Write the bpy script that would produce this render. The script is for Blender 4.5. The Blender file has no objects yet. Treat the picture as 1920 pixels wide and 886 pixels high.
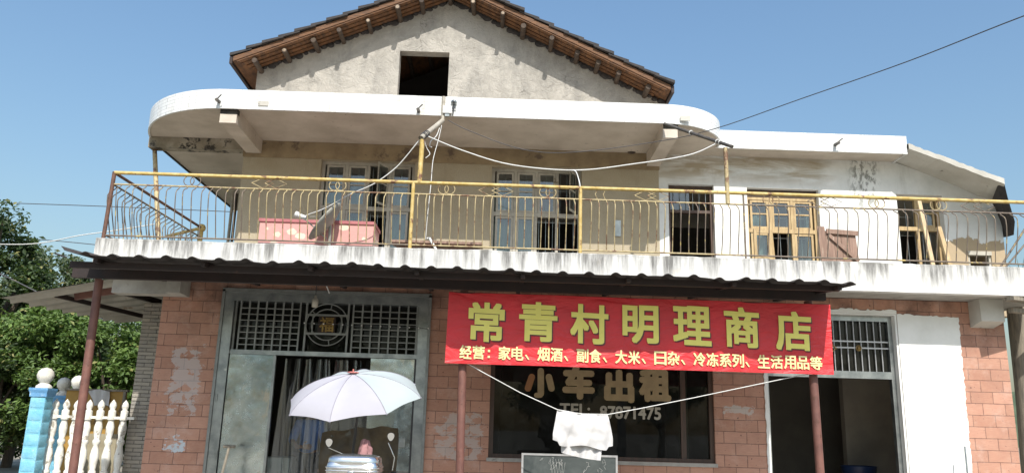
import bpy, math, random
from mathutils import Vector, Matrix, noise
rnd = random.Random(7)
S = bpy.context.scene
COL = S.collection
PI = math.pi
R = math.radians

# ------------------------------------------------------------------ camera model (surveyed from the photograph)
YAW, PIT, ROL, FPX = 0.016042, 0.236092, 0.027965, 1504.24
CAM = Vector((0, -11.2, 1.5))
_f = Vector((math.sin(YAW)*math.cos(PIT), math.cos(YAW)*math.cos(PIT), math.sin(PIT)))
_r0 = _f.cross(Vector((0, 0, 1))).normalized()
_u0 = _r0.cross(_f)
_r = math.cos(ROL)*_r0 + math.sin(ROL)*_u0
_u = -math.sin(ROL)*_r0 + math.cos(ROL)*_u0

def ray(px, py):
    return (px-960)/FPX*_r - (py-443)/FPX*_u + _f
def P(px, py, Y):
    d = ray(px, py)
    return CAM + d*((Y-CAM.y)/d.y)
def PZ(px, py, z):
    d = ray(px, py)
    return CAM + d*((z-CAM.z)/d.z)

# ------------------------------------------------------------------ mesh builder
class MB:
    def __init__(s): s.v = []; s.f = []; s.sm = []
    def add(s, vs, fs, smooth=False):
        n = len(s.v); s.v += [tuple(v) for v in vs]
        for f in fs: s.f.append(tuple(i+n for i in f)); s.sm.append(smooth)
        return s
    def box(s, x0, x1, y0, y1, z0, z1):
        vs = [(x, y, z) for x in (x0, x1) for y in (y0, y1) for z in (z0, z1)]
        return s.add(vs, [(0,1,3,2),(4,6,7,5),(0,4,5,1),(2,3,7,6),(0,2,6,4),(1,5,7,3)])
    def obox(s, c, ax, ay, az):                     # box from centre and three half-axis vectors
        c, ax, ay, az = map(Vector, (c, ax, ay, az))
        vs = [c+ax*i+ay*j+az*k for i in (-1, 1) for j in (-1, 1) for k in (-1, 1)]
        return s.add(vs, [(0,1,3,2),(4,6,7,5),(0,4,5,1),(2,3,7,6),(0,2,6,4),(1,5,7,3)])
    def bar(s, a, b, w, h, up=(0, 0, 1)):
        a, b = Vector(a), Vector(b); d = b-a; L = d.length; d.normalize()
        up = Vector(up)
        if abs(d.dot(up)) > .98: up = Vector((0, 1, 0))
        sx = d.cross(up).normalized(); sz = sx.cross(d)
        return s.obox((a+b)/2, d*L/2, sx*w/2, sz*h/2)
    def tube(s, pts, r, n=8, cap=True):
        pts = [Vector(p) for p in pts]
        rr = r if isinstance(r, (list, tuple)) else [r]*len(pts)
        vs = []; fs = []; prev = None
        for i, p in enumerate(pts):
            t = (pts[min(i+1, len(pts)-1)]-pts[max(i-1, 0)]).normalized()
            if prev is None:
                a = Vector((0, 0, 1)) if abs(t.z) < .9 else Vector((1, 0, 0))
                u = t.cross(a).normalized()
            else:
                u = (prev - t*prev.dot(t)).normalized()
            prev = u; w = t.cross(u)
            for k in range(n):
                q = 2*PI*k/n
                vs.append(p + (u*math.cos(q)+w*math.sin(q))*rr[i])
        for i in range(len(pts)-1):
            for k in range(n):
                a = i*n+k; b = i*n+(k+1) % n
                fs.append((a, b, b+n, a+n))
        s.add(vs, fs, True)
        if cap:
            s.add(vs[:n], [tuple(range(n-1, -1, -1))]); s.add(vs[-n:], [tuple(range(n))])
        return s
    def lathe(s, c, prof, n=16, axis=(0, 0, 1)):
        c = Vector(c); ax = Vector(axis).normalized()
        a = Vector((1, 0, 0)) if abs(ax.x) < .9 else Vector((0, 1, 0))
        u = ax.cross(a).normalized(); w = ax.cross(u)
        vs = []; fs = []
        for (r, h) in prof:
            for k in range(n):
                q = 2*PI*k/n; vs.append(c+ax*h+(u*math.cos(q)+w*math.sin(q))*max(r, 1e-4))
        for i in range(len(prof)-1):
            for k in range(n):
                p = i*n+k; q = i*n+(k+1) % n
                fs.append((p, q, q+n, p+n))
        return s.add(vs, fs, True)
    def sell(s, c, r, e=.5, nu=24, nv=14, rot=None):     # super-ellipsoid
        c = Vector(c)
        def pw(x, k): return math.copysign(abs(x)**k, x)
        vs = []; fs = []
        for j in range(nv+1):
            v = -PI/2+PI*j/nv
            for i in range(nu):
                u = 2*PI*i/nu
                p = Vector((r[0]*pw(math.cos(v), e)*pw(math.cos(u), e), r[1]*pw(math.cos(v), e)*pw(math.sin(u), e), r[2]*pw(math.sin(v), e)))
                if rot: p = rot @ p
                vs.append(c+p)
        for j in range(nv):
            for i in range(nu):
                a = j*nu+i; b = j*nu+(i+1) % nu
                fs.append((a, b, b+nu, a+nu))
        return s.add(vs, fs, True)
    def prism(s, poly, d):                          # polygon (3D points) extruded by vector d
        d = Vector(d); n = len(poly); p = [Vector(q) for q in poly]
        vs = p+[q+d for q in p]
        fs = [tuple(range(n-1, -1, -1)), tuple(range(n, 2*n))]+[(i, (i+1) % n, (i+1) % n+n, i+n) for i in range(n)]
        return s.add(vs, fs)
    def torus(s, c, R_, r, axis=(0, 0, 1), n=40, m=8, a0=0, a1=2*PI):
        c = Vector(c); ax = Vector(axis).normalized()
        a = Vector((0, 0, 1)) if abs(ax.z) < .9 else Vector((1, 0, 0))
        u = ax.cross(a).normalized(); w = ax.cross(u)
        return s.tube([c+(u*math.cos(a0+(a1-a0)*k/n)+w*math.sin(a0+(a1-a0)*k/n))*R_ for k in range(n+1)], r, m)
    def wall(s, x0, x1, z0, z1, y0, y1, holes=()):      # wall in the XZ plane with rectangular openings
        xs = sorted(set([x0, x1]+[h[0] for h in holes]+[h[1] for h in holes]))
        xs = [x for x in xs if x0 <= x <= x1]
        for a, b in zip(xs, xs[1:]):
            m = (a+b)/2; hs = sorted([(h[2], h[3]) for h in holes if h[0] < m < h[1]]); z = z0
            for (p, q) in hs:
                if p > z+1e-4: s.box(a, b, y0, y1, z, p)
                z = max(z, q)
            if z < z1-1e-4: s.box(a, b, y0, y1, z, z1)
        return s
    def build(s, name, mt, parent=None, loc=None, label=None):
        me = bpy.data.meshes.new(name)
        o = bpy.data.objects.new(name, me); COL.objects.link(o)
        base = Vector((0, 0, 0))
        if parent is not None:
            o.parent = parent; base = parent['_b'] if '_b' in parent else (0, 0, 0); base = Vector(base)
        if loc is not None: base = Vector(loc); o.location = base if parent is None else (0, 0, 0)
        me.from_pydata([tuple(Vector(v)-base) for v in s.v], [], s.f)
        me.polygons.foreach_set('use_smooth', s.sm)
        me.materials.append(mt); me.update()
        o['_b'] = tuple(base)
        if label: o['label'] = label
        return o

def thing(name, label, cat, loc, group=None, rz=0):
    o = bpy.data.objects.new(name, None); COL.objects.link(o)
    o.location = loc; o['_b'] = tuple(loc); o.empty_display_size = .2
    o['label'] = label; o['category'] = cat
    if group: o['group'] = group
    return o
def tag(o, label, cat, group=None):
    o['label'] = label; o['category'] = cat
    if group: o['group'] = group
    return o
def struct(o): o['kind'] = 'structure'; return o

# ------------------------------------------------------------------ material helpers
class NT:
    def __init__(s, name):
        s.m = bpy.data.materials.new(name); s.m.use_nodes = True
        s.t = s.m.node_tree; s.t.nodes.clear()
        s.out = s.t.nodes.new('ShaderNodeOutputMaterial')
        s.b = s.n('ShaderNodeBsdfPrincipled'); s.l(s.b.outputs[0], s.out.inputs[0])
        s.pos = s.n('ShaderNodeNewGeometry').outputs['Position']
    def n(s, k, **kw):
        x = s.t.nodes.new(k)
        for a, b in kw.items(): setattr(x, a, b)
        return x
    def l(s, a, b): s.t.links.new(a, b)
    def mapped(s, sc=(1, 1, 1), loc=(0, 0, 0), src=None):
        m = s.n('ShaderNodeMapping'); m.inputs['Scale'].default_value = sc; m.inputs['Location'].default_value = loc
        s.l(src or s.pos, m.inputs['Vector']); return m.outputs[0]
    def noise(s, scale, detail=6, rough=.6, vec=None, dist=0):
        x = s.n('ShaderNodeTexNoise'); x.inputs['Scale'].default_value = scale; x.inputs['Detail'].default_value = detail
        x.inputs['Roughness'].default_value = rough; x.inputs['Distortion'].default_value = dist
        s.l(vec or s.pos, x.inputs['Vector']); return x.outputs['Fac']
    def ramp(s, fac, stops):
        x = s.n('ShaderNodeValToRGB'); e = x.color_ramp.elements
        while len(e) < len(stops): e.new(.5)
        for k, (p, c) in enumerate(stops):
            e[k].position = p; e[k].color = (c, c, c, 1) if not isinstance(c, (tuple, list)) else (*c, 1)
        s.l(fac, x.inputs[0]); return x.outputs[0]
    def mix(s, f, a, b, mode='MIX'):
        x = s.n('ShaderNodeMix', data_type='RGBA', blend_type=mode)
        for sock, v in ((x.inputs[0], f), (x.inputs[6], a), (x.inputs[7], b)):
            if isinstance(v, (int, float)): sock.default_value = v if sock == x.inputs[0] else (v, v, v, 1)
            elif isinstance(v, (tuple, list)): sock.default_value = (*v, 1)
            else: s.l(v, sock)
        return x.outputs[2]
    def math(s, op, a, b=None, clamp=False):
        x = s.n('ShaderNodeMath', operation=op); x.use_clamp = clamp
        for sock, v in ((x.inputs[0], a), (x.inputs[1], b)):
            if v is None: continue
            if isinstance(v, (int, float)): sock.default_value = v
            else: s.l(v, sock)
        return x.outputs[0]
    def sep(s, src=None):
        x = s.n('ShaderNodeSeparateXYZ'); s.l(src or s.pos, x.inputs[0]); return x.outputs
    def rng(s, v, a, b, c=0., d=1.):
        x = s.n('ShaderNodeMapRange'); x.interpolation_type = 'SMOOTHSTEP'
        for k, q in zip((1, 2, 3, 4), (a, b, c, d)): x.inputs[k].default_value = q
        s.l(v, x.inputs[0]); return x.outputs[0]
    def bump(s, h, strength=.3, dist=.01):
        x = s.n('ShaderNodeBump'); x.inputs['Strength'].default_value = strength; x.inputs['Distance'].default_value = dist
        s.l(h, x.inputs['Height']); s.l(x.outputs[0], s.b.inputs['Normal'])
    def set(s, col=None, rough=None, metal=None, spec=None):
        for k, v in (('Base Color', col), ('Roughness', rough), ('Metallic', metal), ('Specular IOR Level', spec)):
            if v is None: continue
            sock = s.b.inputs[k]
            if isinstance(v, (int, float)): sock.default_value = v
            elif isinstance(v, (tuple, list)): sock.default_value = (*v, 1)
            else: s.l(v, sock)
        return s

def mottled(name, c1, c2, scale=6, rough=.8, metal=0, bump=.25, bscale=60, stretch=(1, 1, 1), c3=None, t3=.66, s3=3, spec=None, bd=.006):
    t = NT(name); v = t.mapped(stretch)
    f = t.ramp(t.noise(scale, vec=v), [(.35, 0), (.65, 1)])
    c = t.mix(f, c1, c2)
    if c3: c = t.mix(t.ramp(t.noise(s3, 8, .7, vec=t.mapped(stretch, (5, 3, 1))), [(t3-.03, 0), (t3+.03, 1)]), c, c3)
    t.set(c, rough, metal, spec)
    if bump: t.bump(t.noise(bscale, 4, .6, vec=v), bump, bd)
    return t.m

M = {}
# terracotta tile wall with soot, scribbles and torn poster remains
def brick_mat():
    t = NT('terracotta_tiles'); x, y, z = t.sep()
    cb = t.n('ShaderNodeCombineXYZ'); t.l(x, cb.inputs[0]); t.l(z, cb.inputs[1])
    # slight wobble so joints are not ruler straight
    w = t.n('ShaderNodeTexNoise'); w.inputs['Scale'].default_value = 1.7; t.l(t.pos, w.inputs['Vector'])
    wob = t.n('ShaderNodeVectorMath', operation='SCALE'); t.l(w.outputs['Color'], wob.inputs[0]); wob.inputs['Scale'].default_value = .018
    ad = t.n('ShaderNodeVectorMath', operation='ADD'); t.l(cb.outputs[0], ad.inputs[0]); t.l(wob.outputs[0], ad.inputs[1])
    br = t.n('ShaderNodeTexBrick'); t.l(ad.outputs[0], br.inputs['Vector'])
    br.inputs['Scale'].default_value = 1; br.inputs['Brick Width'].default_value = .315; br.inputs['Row Height'].default_value = .157
    br.inputs['Mortar Size'].default_value = .0055; br.inputs['Mortar Smooth'].default_value = .3
    br.inputs['Color1'].default_value = (.39, .19, .125, 1); br.inputs['Color2'].default_value = (.53, .285, .20, 1); br.inputs['Mortar'].default_value = (.07, .035, .028, 1)
    br.inputs['Bias'].default_value = 0
    c = t.mix(t.ramp(t.noise(9, 8, .7), [(.3, 0), (.7, 1)]), br.outputs['Color'], (.54, .33, .23))
    c = t.mix(.5, br.outputs['Color'], c)
    # fine horizontal scoring
    sc = t.noise(3, 3, .5, vec=t.mapped((3, 3, 90)))
    c = t.mix(t.ramp(sc, [(.4, .32), (.6, 0)]), c, (.3, .12, .085))
    # small dark chips
    c = t.mix(t.ramp(t.noise(22, 3, .6), [(.655, 0), (.69, .85)]), c, (.09, .05, .04))
    # soot stains near the top of the wall
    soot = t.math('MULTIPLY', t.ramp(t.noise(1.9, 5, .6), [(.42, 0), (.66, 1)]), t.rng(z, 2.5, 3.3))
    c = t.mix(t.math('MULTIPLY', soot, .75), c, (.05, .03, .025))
    # grime low on left
    c = t.mix(t.math('MULTIPLY', t.ramp(t.noise(2.3, 9, .72), [(.48, 0), (.74, 1)]), .4), c, (.22, .13, .10))
    c = t.mix(t.math('MULTIPLY', t.ramp(t.noise(3.1, 9, .75, vec=t.mapped((1, 1, 1), (9, 2, 4))), [(.52, 0), (.72, 1)]), .5), c, (.58, .42, .35))
    def region(x0, x1, z0, z1, sft=.1):
        a = t.math('MULTIPLY', t.rng(x, x0-sft, x0+sft), t.rng(x, x1-sft, x1+sft, 1, 0))
        b = t.math('MULTIPLY', t.rng(z, z0-sft, z0+sft), t.rng(z, z1-sft, z1+sft, 1, 0))
        return t.math('MULTIPLY', a, b)
    vo = t.n('ShaderNodeTexVoronoi'); vo.inputs['Scale'].default_value = 8
    wv = t.n('ShaderNodeTexNoise'); wv.inputs['Scale'].default_value = 9; wv.inputs['Detail'].default_value = 8; wv.inputs['Roughness'].default_value = .7; t.l(t.pos, wv.inputs['Vector'])
    wa = t.n('ShaderNodeVectorMath', operation='SCALE'); t.l(wv.outputs['Color'], wa.inputs[0]); wa.inputs['Scale'].default_value = .22
    wb = t.n('ShaderNodeVectorMath', operation='ADD'); t.l(t.mapped((1, 1, 1.5)), wb.inputs[0]); t.l(wa.outputs[0], wb.inputs[1]); t.l(wb.outputs[0], vo.inputs['Vector'])
    cell = t.sep(vo.outputs['Color'])[0]
    paper = t.math('ADD', t.math('MULTIPLY', t.noise(9, 12, .78, vec=t.mapped((.8, 1, 1.6))), .75), t.math('MULTIPLY', cell, .22))
    def scraps(reg, th, col, c, k=1.):
        f = t.math('MULTIPLY', t.math('ADD', paper, t.math('MULTIPLY', reg, .22)), 1)
        f = t.ramp(f, [(th, 0), (th+.015, 1)])
        f = t.math('MULTIPLY', t.math('MULTIPLY', f, t.ramp(reg, [(.05, 0), (.15, 1)])), k)
        return t.mix(f, c, col)
    p0 = P(300, 840, 0); p1 = P(385, 635, 0)
    c = scraps(region(p0.x, p1.x, P(330, 775, 0).z, p1.z-.1), .645, (.50, .47, .46), c, .62)
    c = scraps(region(p0.x, p1.x-.1, P(330, 850, 0).z, P(330, 815, 0).z, .06), .69, (.5, .6, .66), c, .85)
    p0 = P(815, 860, 0); p1 = P(905, 775, 0)
    c = scraps(region(p0.x, p1.x, p0.z, p1.z), .655, (.46, .42, .39), c, .6)
    p0 = P(1355, 775, 0); p1 = P(1415, 760, 0)
    c = scraps(region(p0.x, p1.x, p0.z, p1.z, .04), .66, (.5, .46, .42), c, .8)
    c = scraps(region(5.9, 6.6, 2.1, 2.25, .05), .69, (.6, .58, .55), c, .9)
    t.set(c, .72)
    h = t.math('ADD', t.math('MULTIPLY', br.outputs['Fac'], -1.), t.math('MULTIPLY', t.noise(70, 4), .25))
    t.bump(h, .5, .006)
    return t.m
M['brick'] = brick_mat()

def stained_white(name, ztop, zbot, amount=1., base=(.80, .79, .75), tint=(.30, .29, .27)):
    t = NT(name); x, y, z = t.sep()
    st = t.noise(1, 8, .72, vec=t.mapped((8, 8, .8)))
    st2 = t.noise(1, 4, .6, vec=t.mapped((2.3, 2.3, .5), (3, 1, 2)))
    hgt = t.rng(z, zbot, ztop, .10, 1.)
    f = t.math('MULTIPLY', t.math('MULTIPLY', t.ramp(st, [(.36, 0), (.80, 1)]), t.ramp(st2, [(.36, .2), (.56, 1)])), hgt)
    c = t.mix(t.math('MULTIPLY', f, amount, True), base, tint)
    top = t.math('MULTIPLY', t.rng(z, ztop-.07, ztop+.01), t.ramp(t.noise(14, 6, .7), [(.35, 0), (.6, 1)]))
    c = t.mix(t.math('MULTIPLY', top, .75*min(amount, 1)), c, (.20, .19, .16))
    c = t.mix(t.math('MULTIPLY', t.ramp(t.noise(2.1, 8, .7), [(.64, 0), (.72, 1)]), .3), c, (.5, .42, .3))
    t.set(c, .85); t.bump(t.noise(28, 6, .7), .35, .01)
    return t.m
M['slabwhite'] = stained_white('weathered_whitewash', 3.86, 3.36, 2.3, (.74, .73, .70), (.17, .165, .155))
M['white'] = mottled('old_whitewash', (.80, .80, .77), (.70, .70, .66), 2.2, .88, bump=.25, bscale=24, bd=.01)
def upper_white():
    t = NT('whitewashed_upper_wall'); x, y, z = t.sep()
    c = t.mix(t.ramp(t.noise(2.6, 8, .7), [(.35, 0), (.7, 1)]), (.77, .77, .74), (.62, .63, .60))
    c = t.mix(t.math('MULTIPLY', t.ramp(t.noise(1, 8, .72, vec=t.mapped((5, 5, .9), (2, 2, 2))), [(.54, 0), (.7, .45)]), t.rng(z, 4.6, 6.2)), c, (.42, .41, .37))
    # brown damp stain under the eaves
    damp = t.math('MULTIPLY', t.ramp(t.noise(1, 7, .62, vec=t.mapped((.9, 1, 5)), dist=.8), [(.40, 0), (.58, 1)]), t.rng(z, 5.75, 6.1))
    damp = t.math('MULTIPLY', damp, t.rng(x, 5.6, 6.1, 1, 0))
    c = t.mix(t.math('MULTIPLY', damp, .8), c, (.36, .28, .17))
    # dark mould runs
    a = P(1620, 345, 2.3).x
    run = t.math('MULTIPLY', t.rng(x, a-.35, a-.1), t.rng(x, a+.15, a+.35, 1, 0))
    mould = t.math('MULTIPLY', t.math('MULTIPLY', run, t.rng(z, 5.2, 5.75)), t.ramp(t.noise(7, 7, .75, vec=t.mapped((1.4, 1, .7))), [(.48, 0), (.56, 1)]))
    c = t.mix(t.math('MULTIPLY', mould, .8), c, (.15, .15, .13))
    # bare mud plaster patches low on the right
    b = P(1780, 460, 2.3); low = t.math('MULTIPLY', t.rng(z, 4.72, 5.15, 1, 0), t.rng(x, b.x-.35, b.x-.15))
    bare = t.ramp(t.math('ADD', t.noise(2.6, 7, .6), t.math('MULTIPLY', low, .35)), [(.66, 0), (.675, 1)])
    c = t.mix(t.math('MULTIPLY', bare, t.ramp(low, [(.02, 0), (.05, 1)])), c, (.40, .31, .20))
    t.set(c, .9); t.bump(t.noise(9, 7, .65), .35, .02)
    return t.m
M['upwhite'] = upper_white()
def beige():
    t = NT('pebble_dash_beige'); x, y, z = t.sep()
    c = t.mix(t.ramp(t.noise(60, 3, .7), [(.3, 0), (.7, 1)]), (.50, .43, .31), (.36, .31, .225))
    c = t.mix(t.ramp(t.noise(1.6, 7, .65), [(.42, 0), (.75, .6)]), c, (.33, .26, .16))
    c = t.mix(t.ramp(t.noise(1, 6, .6, vec=t.mapped((4, 4, .6))), [(.55, 0), (.75, .4)]), c, (.27, .22, .15))
    t.set(c, .95); t.bump(t.noise(130, 3, .7), .7, .01)
    return t.m
M['beige'] = beige()
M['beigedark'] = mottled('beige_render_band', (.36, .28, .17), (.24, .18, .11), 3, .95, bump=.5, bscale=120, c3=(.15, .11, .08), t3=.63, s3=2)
M['soffit'] = mottled('soffit_plaster', (.62, .55, .47), (.47, .41, .34), 1.6, .9, bump=.25, bscale=18, c3=(.16, .12, .09), t3=.675, s3=6)
M['soffitgrey'] = mottled('grey_lime_plaster', (.55, .53, .48), (.44, .42, .37), 2, .9, bump=.15, bscale=18, c3=(.12, .10, .08), t3=.655, s3=4)
def cement():
    t = NT('cement_render')
    c = t.mix(t.ramp(t.noise(1.5, 10, .72, dist=1.2), [(.34, 0), (.66, 1)]), (.49, .46, .41), (.34, .32, .285))
    c = t.mix(t.ramp(t.noise(4.5, 9, .75, dist=2.5, vec=t.mapped((1, 1, 1), (4, 4, 4))), [(.56, 0), (.66, .6)]), c, (.55, .53, .47))
    c = t.mix(t.ramp(t.noise(1, 7, .7, vec=t.mapped((2.2, 1, .8), (8, 0, 0))), [(.50, 0), (.72, .7)]), c, (.20, .195, .18))
    v = t.n('ShaderNodeTexVoronoi', feature='DISTANCE_TO_EDGE'); v.inputs['Scale'].default_value = 1.1
    ad = t.n('ShaderNodeVectorMath', operation='ADD'); w_ = t.n('ShaderNodeTexNoise'); w_.inputs['Scale'].default_value = 2.5; w_.inputs['Detail'].default_value = 6
    t.l(t.pos, w_.inputs['Vector']); t.l(t.pos, ad.inputs[0]); t.l(w_.outputs['Color'], ad.inputs[1]); t.l(ad.outputs[0], v.inputs['Vector'])
    crack = t.math('MULTIPLY', t.ramp(v.outputs['Distance'], [(0, 1), (.012, 0)]), t.ramp(t.noise(1.4, 3), [(.5, 0), (.6, .6)]))
    c = t.mix(crack, c, (.12, .115, .10))
    t.set(c, .95); t.bump(t.noise(6, 10, .75, dist=1.8), .9, .05)
    return t.m
M['cement'] = cement()
M['darkedge'] = mottled('dark_concrete_edge', (.07, .065, .055), (.03, .028, .025), 5, .95, bump=.4, bscale=30, c3=(.4, .38, .33), t3=.68, s3=6)  # near-black concrete; on the canopy side the colour includes shade
M['stainbeam'] = mottled('damp_stained_beam', (.42, .38, .31), (.20, .17, .12), 2.4, .95, bump=.4, bscale=30, c3=(.05, .045, .04), t3=.57, s3=5)
def tilewhite():
    t = NT('white_strip_tiles'); x, y, z = t.sep()
    cb = t.n('ShaderNodeCombineXYZ'); t.l(t.math('ADD', x, t.math('MULTIPLY', y, .6)), cb.inputs[0]); t.l(z, cb.inputs[1])
    br = t.n('ShaderNodeTexBrick'); t.l(cb.outputs[0], br.inputs['Vector']); br.inputs['Scale'].default_value = 1
    br.inputs['Brick Width'].default_value = .2; br.inputs['Row Height'].default_value = .06; br.inputs['Mortar Size'].default_value = .0025
    br.inputs['Color1'].default_value = (.74, .74, .72, 1); br.inputs['Color2'].default_value = (.68, .69, .68, 1); br.inputs['Mortar'].default_value = (.32, .32, .31, 1)
    c = t.mix(t.ramp(t.noise(1, 8, .7, vec=t.mapped((3.5, 3.5, .8))), [(.50, 0), (.72, .7)]), br.outputs['Color'], (.40, .37, .30))
    c = t.mix(t.ramp(t.noise(1, 8, .75, vec=t.mapped((14, 14, 3))), [(.64, 0), (.70, .7)]), c, (.25, .23, .19))
    t.set(c, .35)
    return t.m
M['tilewhite'] = tilewhite()
M['rooftile'] = mottled('dark_clay_roof_tile', (.028, .026, .027), (.05, .044, .042), 9, .85, bump=.4, bscale=40)
M['boards'] = mottled('orange_brown_roof_boards', (.19, .088, .036), (.075, .038, .02), 1, .75, bump=.3, bscale=9, stretch=(5, 5, 40))
M['log'] = mottled('old_log', (.09, .065, .045), (.05, .035, .028), 12, .85, bump=.3)
M['logend'] = mottled('cut_log_end', (.40, .32, .24), (.2, .15, .1), 12, .8, bump=.1)
M['rust'] = mottled('red_oxide_painted_steel', (.19, .085, .065), (.125, .055, .045), 7, .55, bump=.2, bscale=50, c3=(.10, .045, .03), t3=.62, s3=11)
M['rustdark'] = mottled('rusty_steel_beam', (.030, .017, .015), (.018, .012, .011), 6, .7, bump=.2, c3=(.10, .045, .03), t3=.68)
M['yellow'] = mottled('rusting_yellow_paint', (.42, .29, .07), (.58, .44, .19), 11, .6, bump=.25, c3=(.16, .075, .04), t3=.60, s3=6)
M['yellowpale'] = mottled('pale_yellow_paint', (.46, .38, .21), (.34, .26, .13), 13, .6, bump=.2, c3=(.17, .09, .05), t3=.55, s3=5)
M['railrust'] = mottled('rusted_railing_steel', (.15, .07, .045), (.09, .05, .035), 16, .7, bump=.2, c3=(.45, .32, .1), t3=.66, s3=10)
M['raildark'] = mottled('weathered_grey_brown_steel', (.20, .16, .12), (.13, .10, .08), 12, .65, bump=.15, c3=(.45, .34, .12), t3=.60, s3=8)
def corr(name, a, b, c3, rough=.5, metal=.0):
    return mottled(name, a, b, 4, rough, metal, .15, 30, c3=c3, t3=.64, s3=4)
M['sheet'] = corr('dusty_fibre_sheet', (.045, .038, .036), (.026, .022, .021), (.09, .05, .035), .8)
M['galv'] = corr('galvanised_sheet', (.40, .38, .33), (.31, .29, .25), (.22, .16, .11), .6, .1)
def steel_door():
    t = NT('reflection_mottled_door_steel'); x, y, z = t.sep()
    c = t.mix(t.ramp(t.noise(1.8, 6, .6, dist=.5), [(.30, 0), (.70, 1)]), (.20, .26, .28), (.60, .65, .62))  # pale mottling paints cloudy reflections into the colour
    c = t.mix(t.ramp(t.noise(30, 5, .7), [(.66, 0), (.72, .6)]), c, (.6, .64, .62))
    c = t.mix(t.ramp(t.noise(4, 8, .7, vec=t.mapped((1, 1, .5))), [(.60, 0), (.64, .7)]), c, (.55, .52, .44))  # cream patches imitate bright reflections
    t.set(c, t.ramp(t.noise(4, 6, .7), [(.3, .10), (.7, .34)]), .85)
    t.bump(t.noise(3.2, 2, .5), .35, .03)
    return t.m
M['doorsteel'] = steel_door()
M['framesteel'] = mottled('dull_stainless_frame', (.40, .42, .41), (.22, .24, .24), 5, .33, .8, .1, 30, c3=(.5, .5, .47), t3=.66)
M['grille'] = mottled('grille_bar_steel', (.27, .28, .27), (.20, .21, .20), 9, .42, .5, .1)
M['chrome'] = mottled('polished_aluminium', (.80, .80, .80), (.70, .70, .70), 8, .22, .95, .08, 20)
M['blackm'] = mottled('black_plastic', (.025, .025, .027), (.04, .04, .042), 8, .45, 0, .1)
M['rubber'] = mottled('tyre_rubber', (.03, .03, .03), (.05, .048, .045), 12, .85, 0, .3)
M['redpaint'] = mottled('motorbike_red_paint', (.30, .02, .02), (.25, .018, .02), 3, .3, 0, 0)
M['leather'] = mottled('dark_brown_rain_cover', (.075, .055, .035), (.12, .09, .05), 7, .5, 0, .6, 7, bd=.03)
M['gold'] = mottled('gilded_metal', (.34, .23, .08), (.18, .11, .04), 20, .35, .8, .2)
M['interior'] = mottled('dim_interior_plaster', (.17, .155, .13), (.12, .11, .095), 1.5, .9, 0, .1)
M['interiordark'] = mottled('darkened_interior_plaster', (.05, .046, .042), (.03, .028, .026), 1.5, .95, 0, .1)  # base colour kept near black so attic and rooms read dark
M['darkwood'] = mottled('dark_brown_window_wood', (.085, .045, .03), (.05, .03, .02), 3, .5, 0, .2, 30, (8, 8, 1))
M['palewood'] = mottled('greyed_cream_paint_wood', (.46, .43, .36), (.34, .31, .26), 6, .7, 0, .25, 40, c3=(.16, .13, .09), t3=.66)
M['yellowwood'] = mottled('yellowed_varnished_wood', (.50, .37, .19), (.34, .23, .11), 4, .5, 0, .2, 40, (6, 6, 1), c3=(.2, .1, .05), t3=.68)
M['oldplank'] = mottled('weathered_red_brown_planks', (.32, .21, .16), (.22, .14, .105), 2, .85, 0, .4, 20, (14, 14, 1.2), c3=(.42, .32, .25), t3=.62)
M['pipe'] = mottled('dirty_pvc_pipe', (.45, .41, .34), (.30, .27, .22), 14, .5, 0, .1)
M['blackpipe'] = mottled('blackened_pipe', (.06, .055, .05), (.10, .085, .07), 12, .5, 0, .1)
M['cable'] = mottled('white_cable', (.66, .66, .64), (.55, .55, .53), 9, .5, 0, 0)
M['cabledark'] = mottled('black_cable', (.05, .05, .055), (.07, .07, .075), 9, .6, 0, 0)
M['cloth'] = mottled('white_cotton', (.56, .55, .54), (.49, .48, .48), 5, .95, 0, .4, 14, bd=.01)
M['pink'] = None
def pinkmat():
    t = NT('pink_floral_quilt'); 
    v = t.n('ShaderNodeTexVoronoi'); v.inputs['Scale'].default_value = 4.2; t.l(t.mapped((1, 1, 1.6)), v.inputs['Vector'])
    f = t.math('ADD', v.outputs['Distance'], t.math('MULTIPLY', t.noise(12, 4), .35))
    c = t.mix(t.ramp(f, [(.47, 1), (.52, 0)]), (.62, .32, .29), (.76, .62, .48))
    c = t.mix(t.ramp(t.noise(3, 5), [(.5, 0), (.7, .4)]), c, (.75, .25, .25))
    t.set(c, .9); t.bump(t.noise(8, 4), .4, .03); return t.m
M['pink'] = pinkmat()
M['chalkboard'] = None
def chalk():
    t = NT('used_blackboard')
    c = t.mix(t.ramp(t.noise(3, 7, .7, dist=1), [(.35, 0), (.75, .7)]), (.035, .045, .045), (.12, .135, .13))
    t.set(c, .8); return t.m
M['chalkboard'] = chalk()
M['chalk'] = mottled('chalk_marks', (.55, .55, .53), (.38, .39, .38), 30, .95, 0, 0)
M['aluf'] = mottled('grey_aluminium_edge', (.50, .50, .50), (.38, .38, .38), 9, .4, .6, .05)
M['banner'] = None
def bannermat():
    t = NT('red_vinyl_banner')
    c = t.mix(t.ramp(t.noise(1.8, 6, .65), [(.35, 0), (.7, 1)]), (.66, .025, .035), (.50, .025, .03))
    c = t.mix(t.ramp(t.noise(1, 5, .6, vec=t.mapped((5, 1, 1.2))), [(.58, 0), (.75, .35)]), c, (.62, .10, .08))
    t.set(c, .5); t.bump(t.noise(1, 4, .55, vec=t.mapped((3, 2, 7)), dist=.8), .5, .06); return t.m
M['banner'] = bannermat()
M['letter'] = mottled('yellow_green_print', (.82, .74, .17), (.76, .68, .15), 5, .45, 0, 0)
M['letterpale'] = mottled('pale_yellow_print', (.80, .72, .34), (.72, .64, .30), 5, .45, 0, 0)
M['lettershadow'] = mottled('dark_print_shadow', (.10, .02, .03), (.12, .025, .03), 5, .45, 0, 0)
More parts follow.
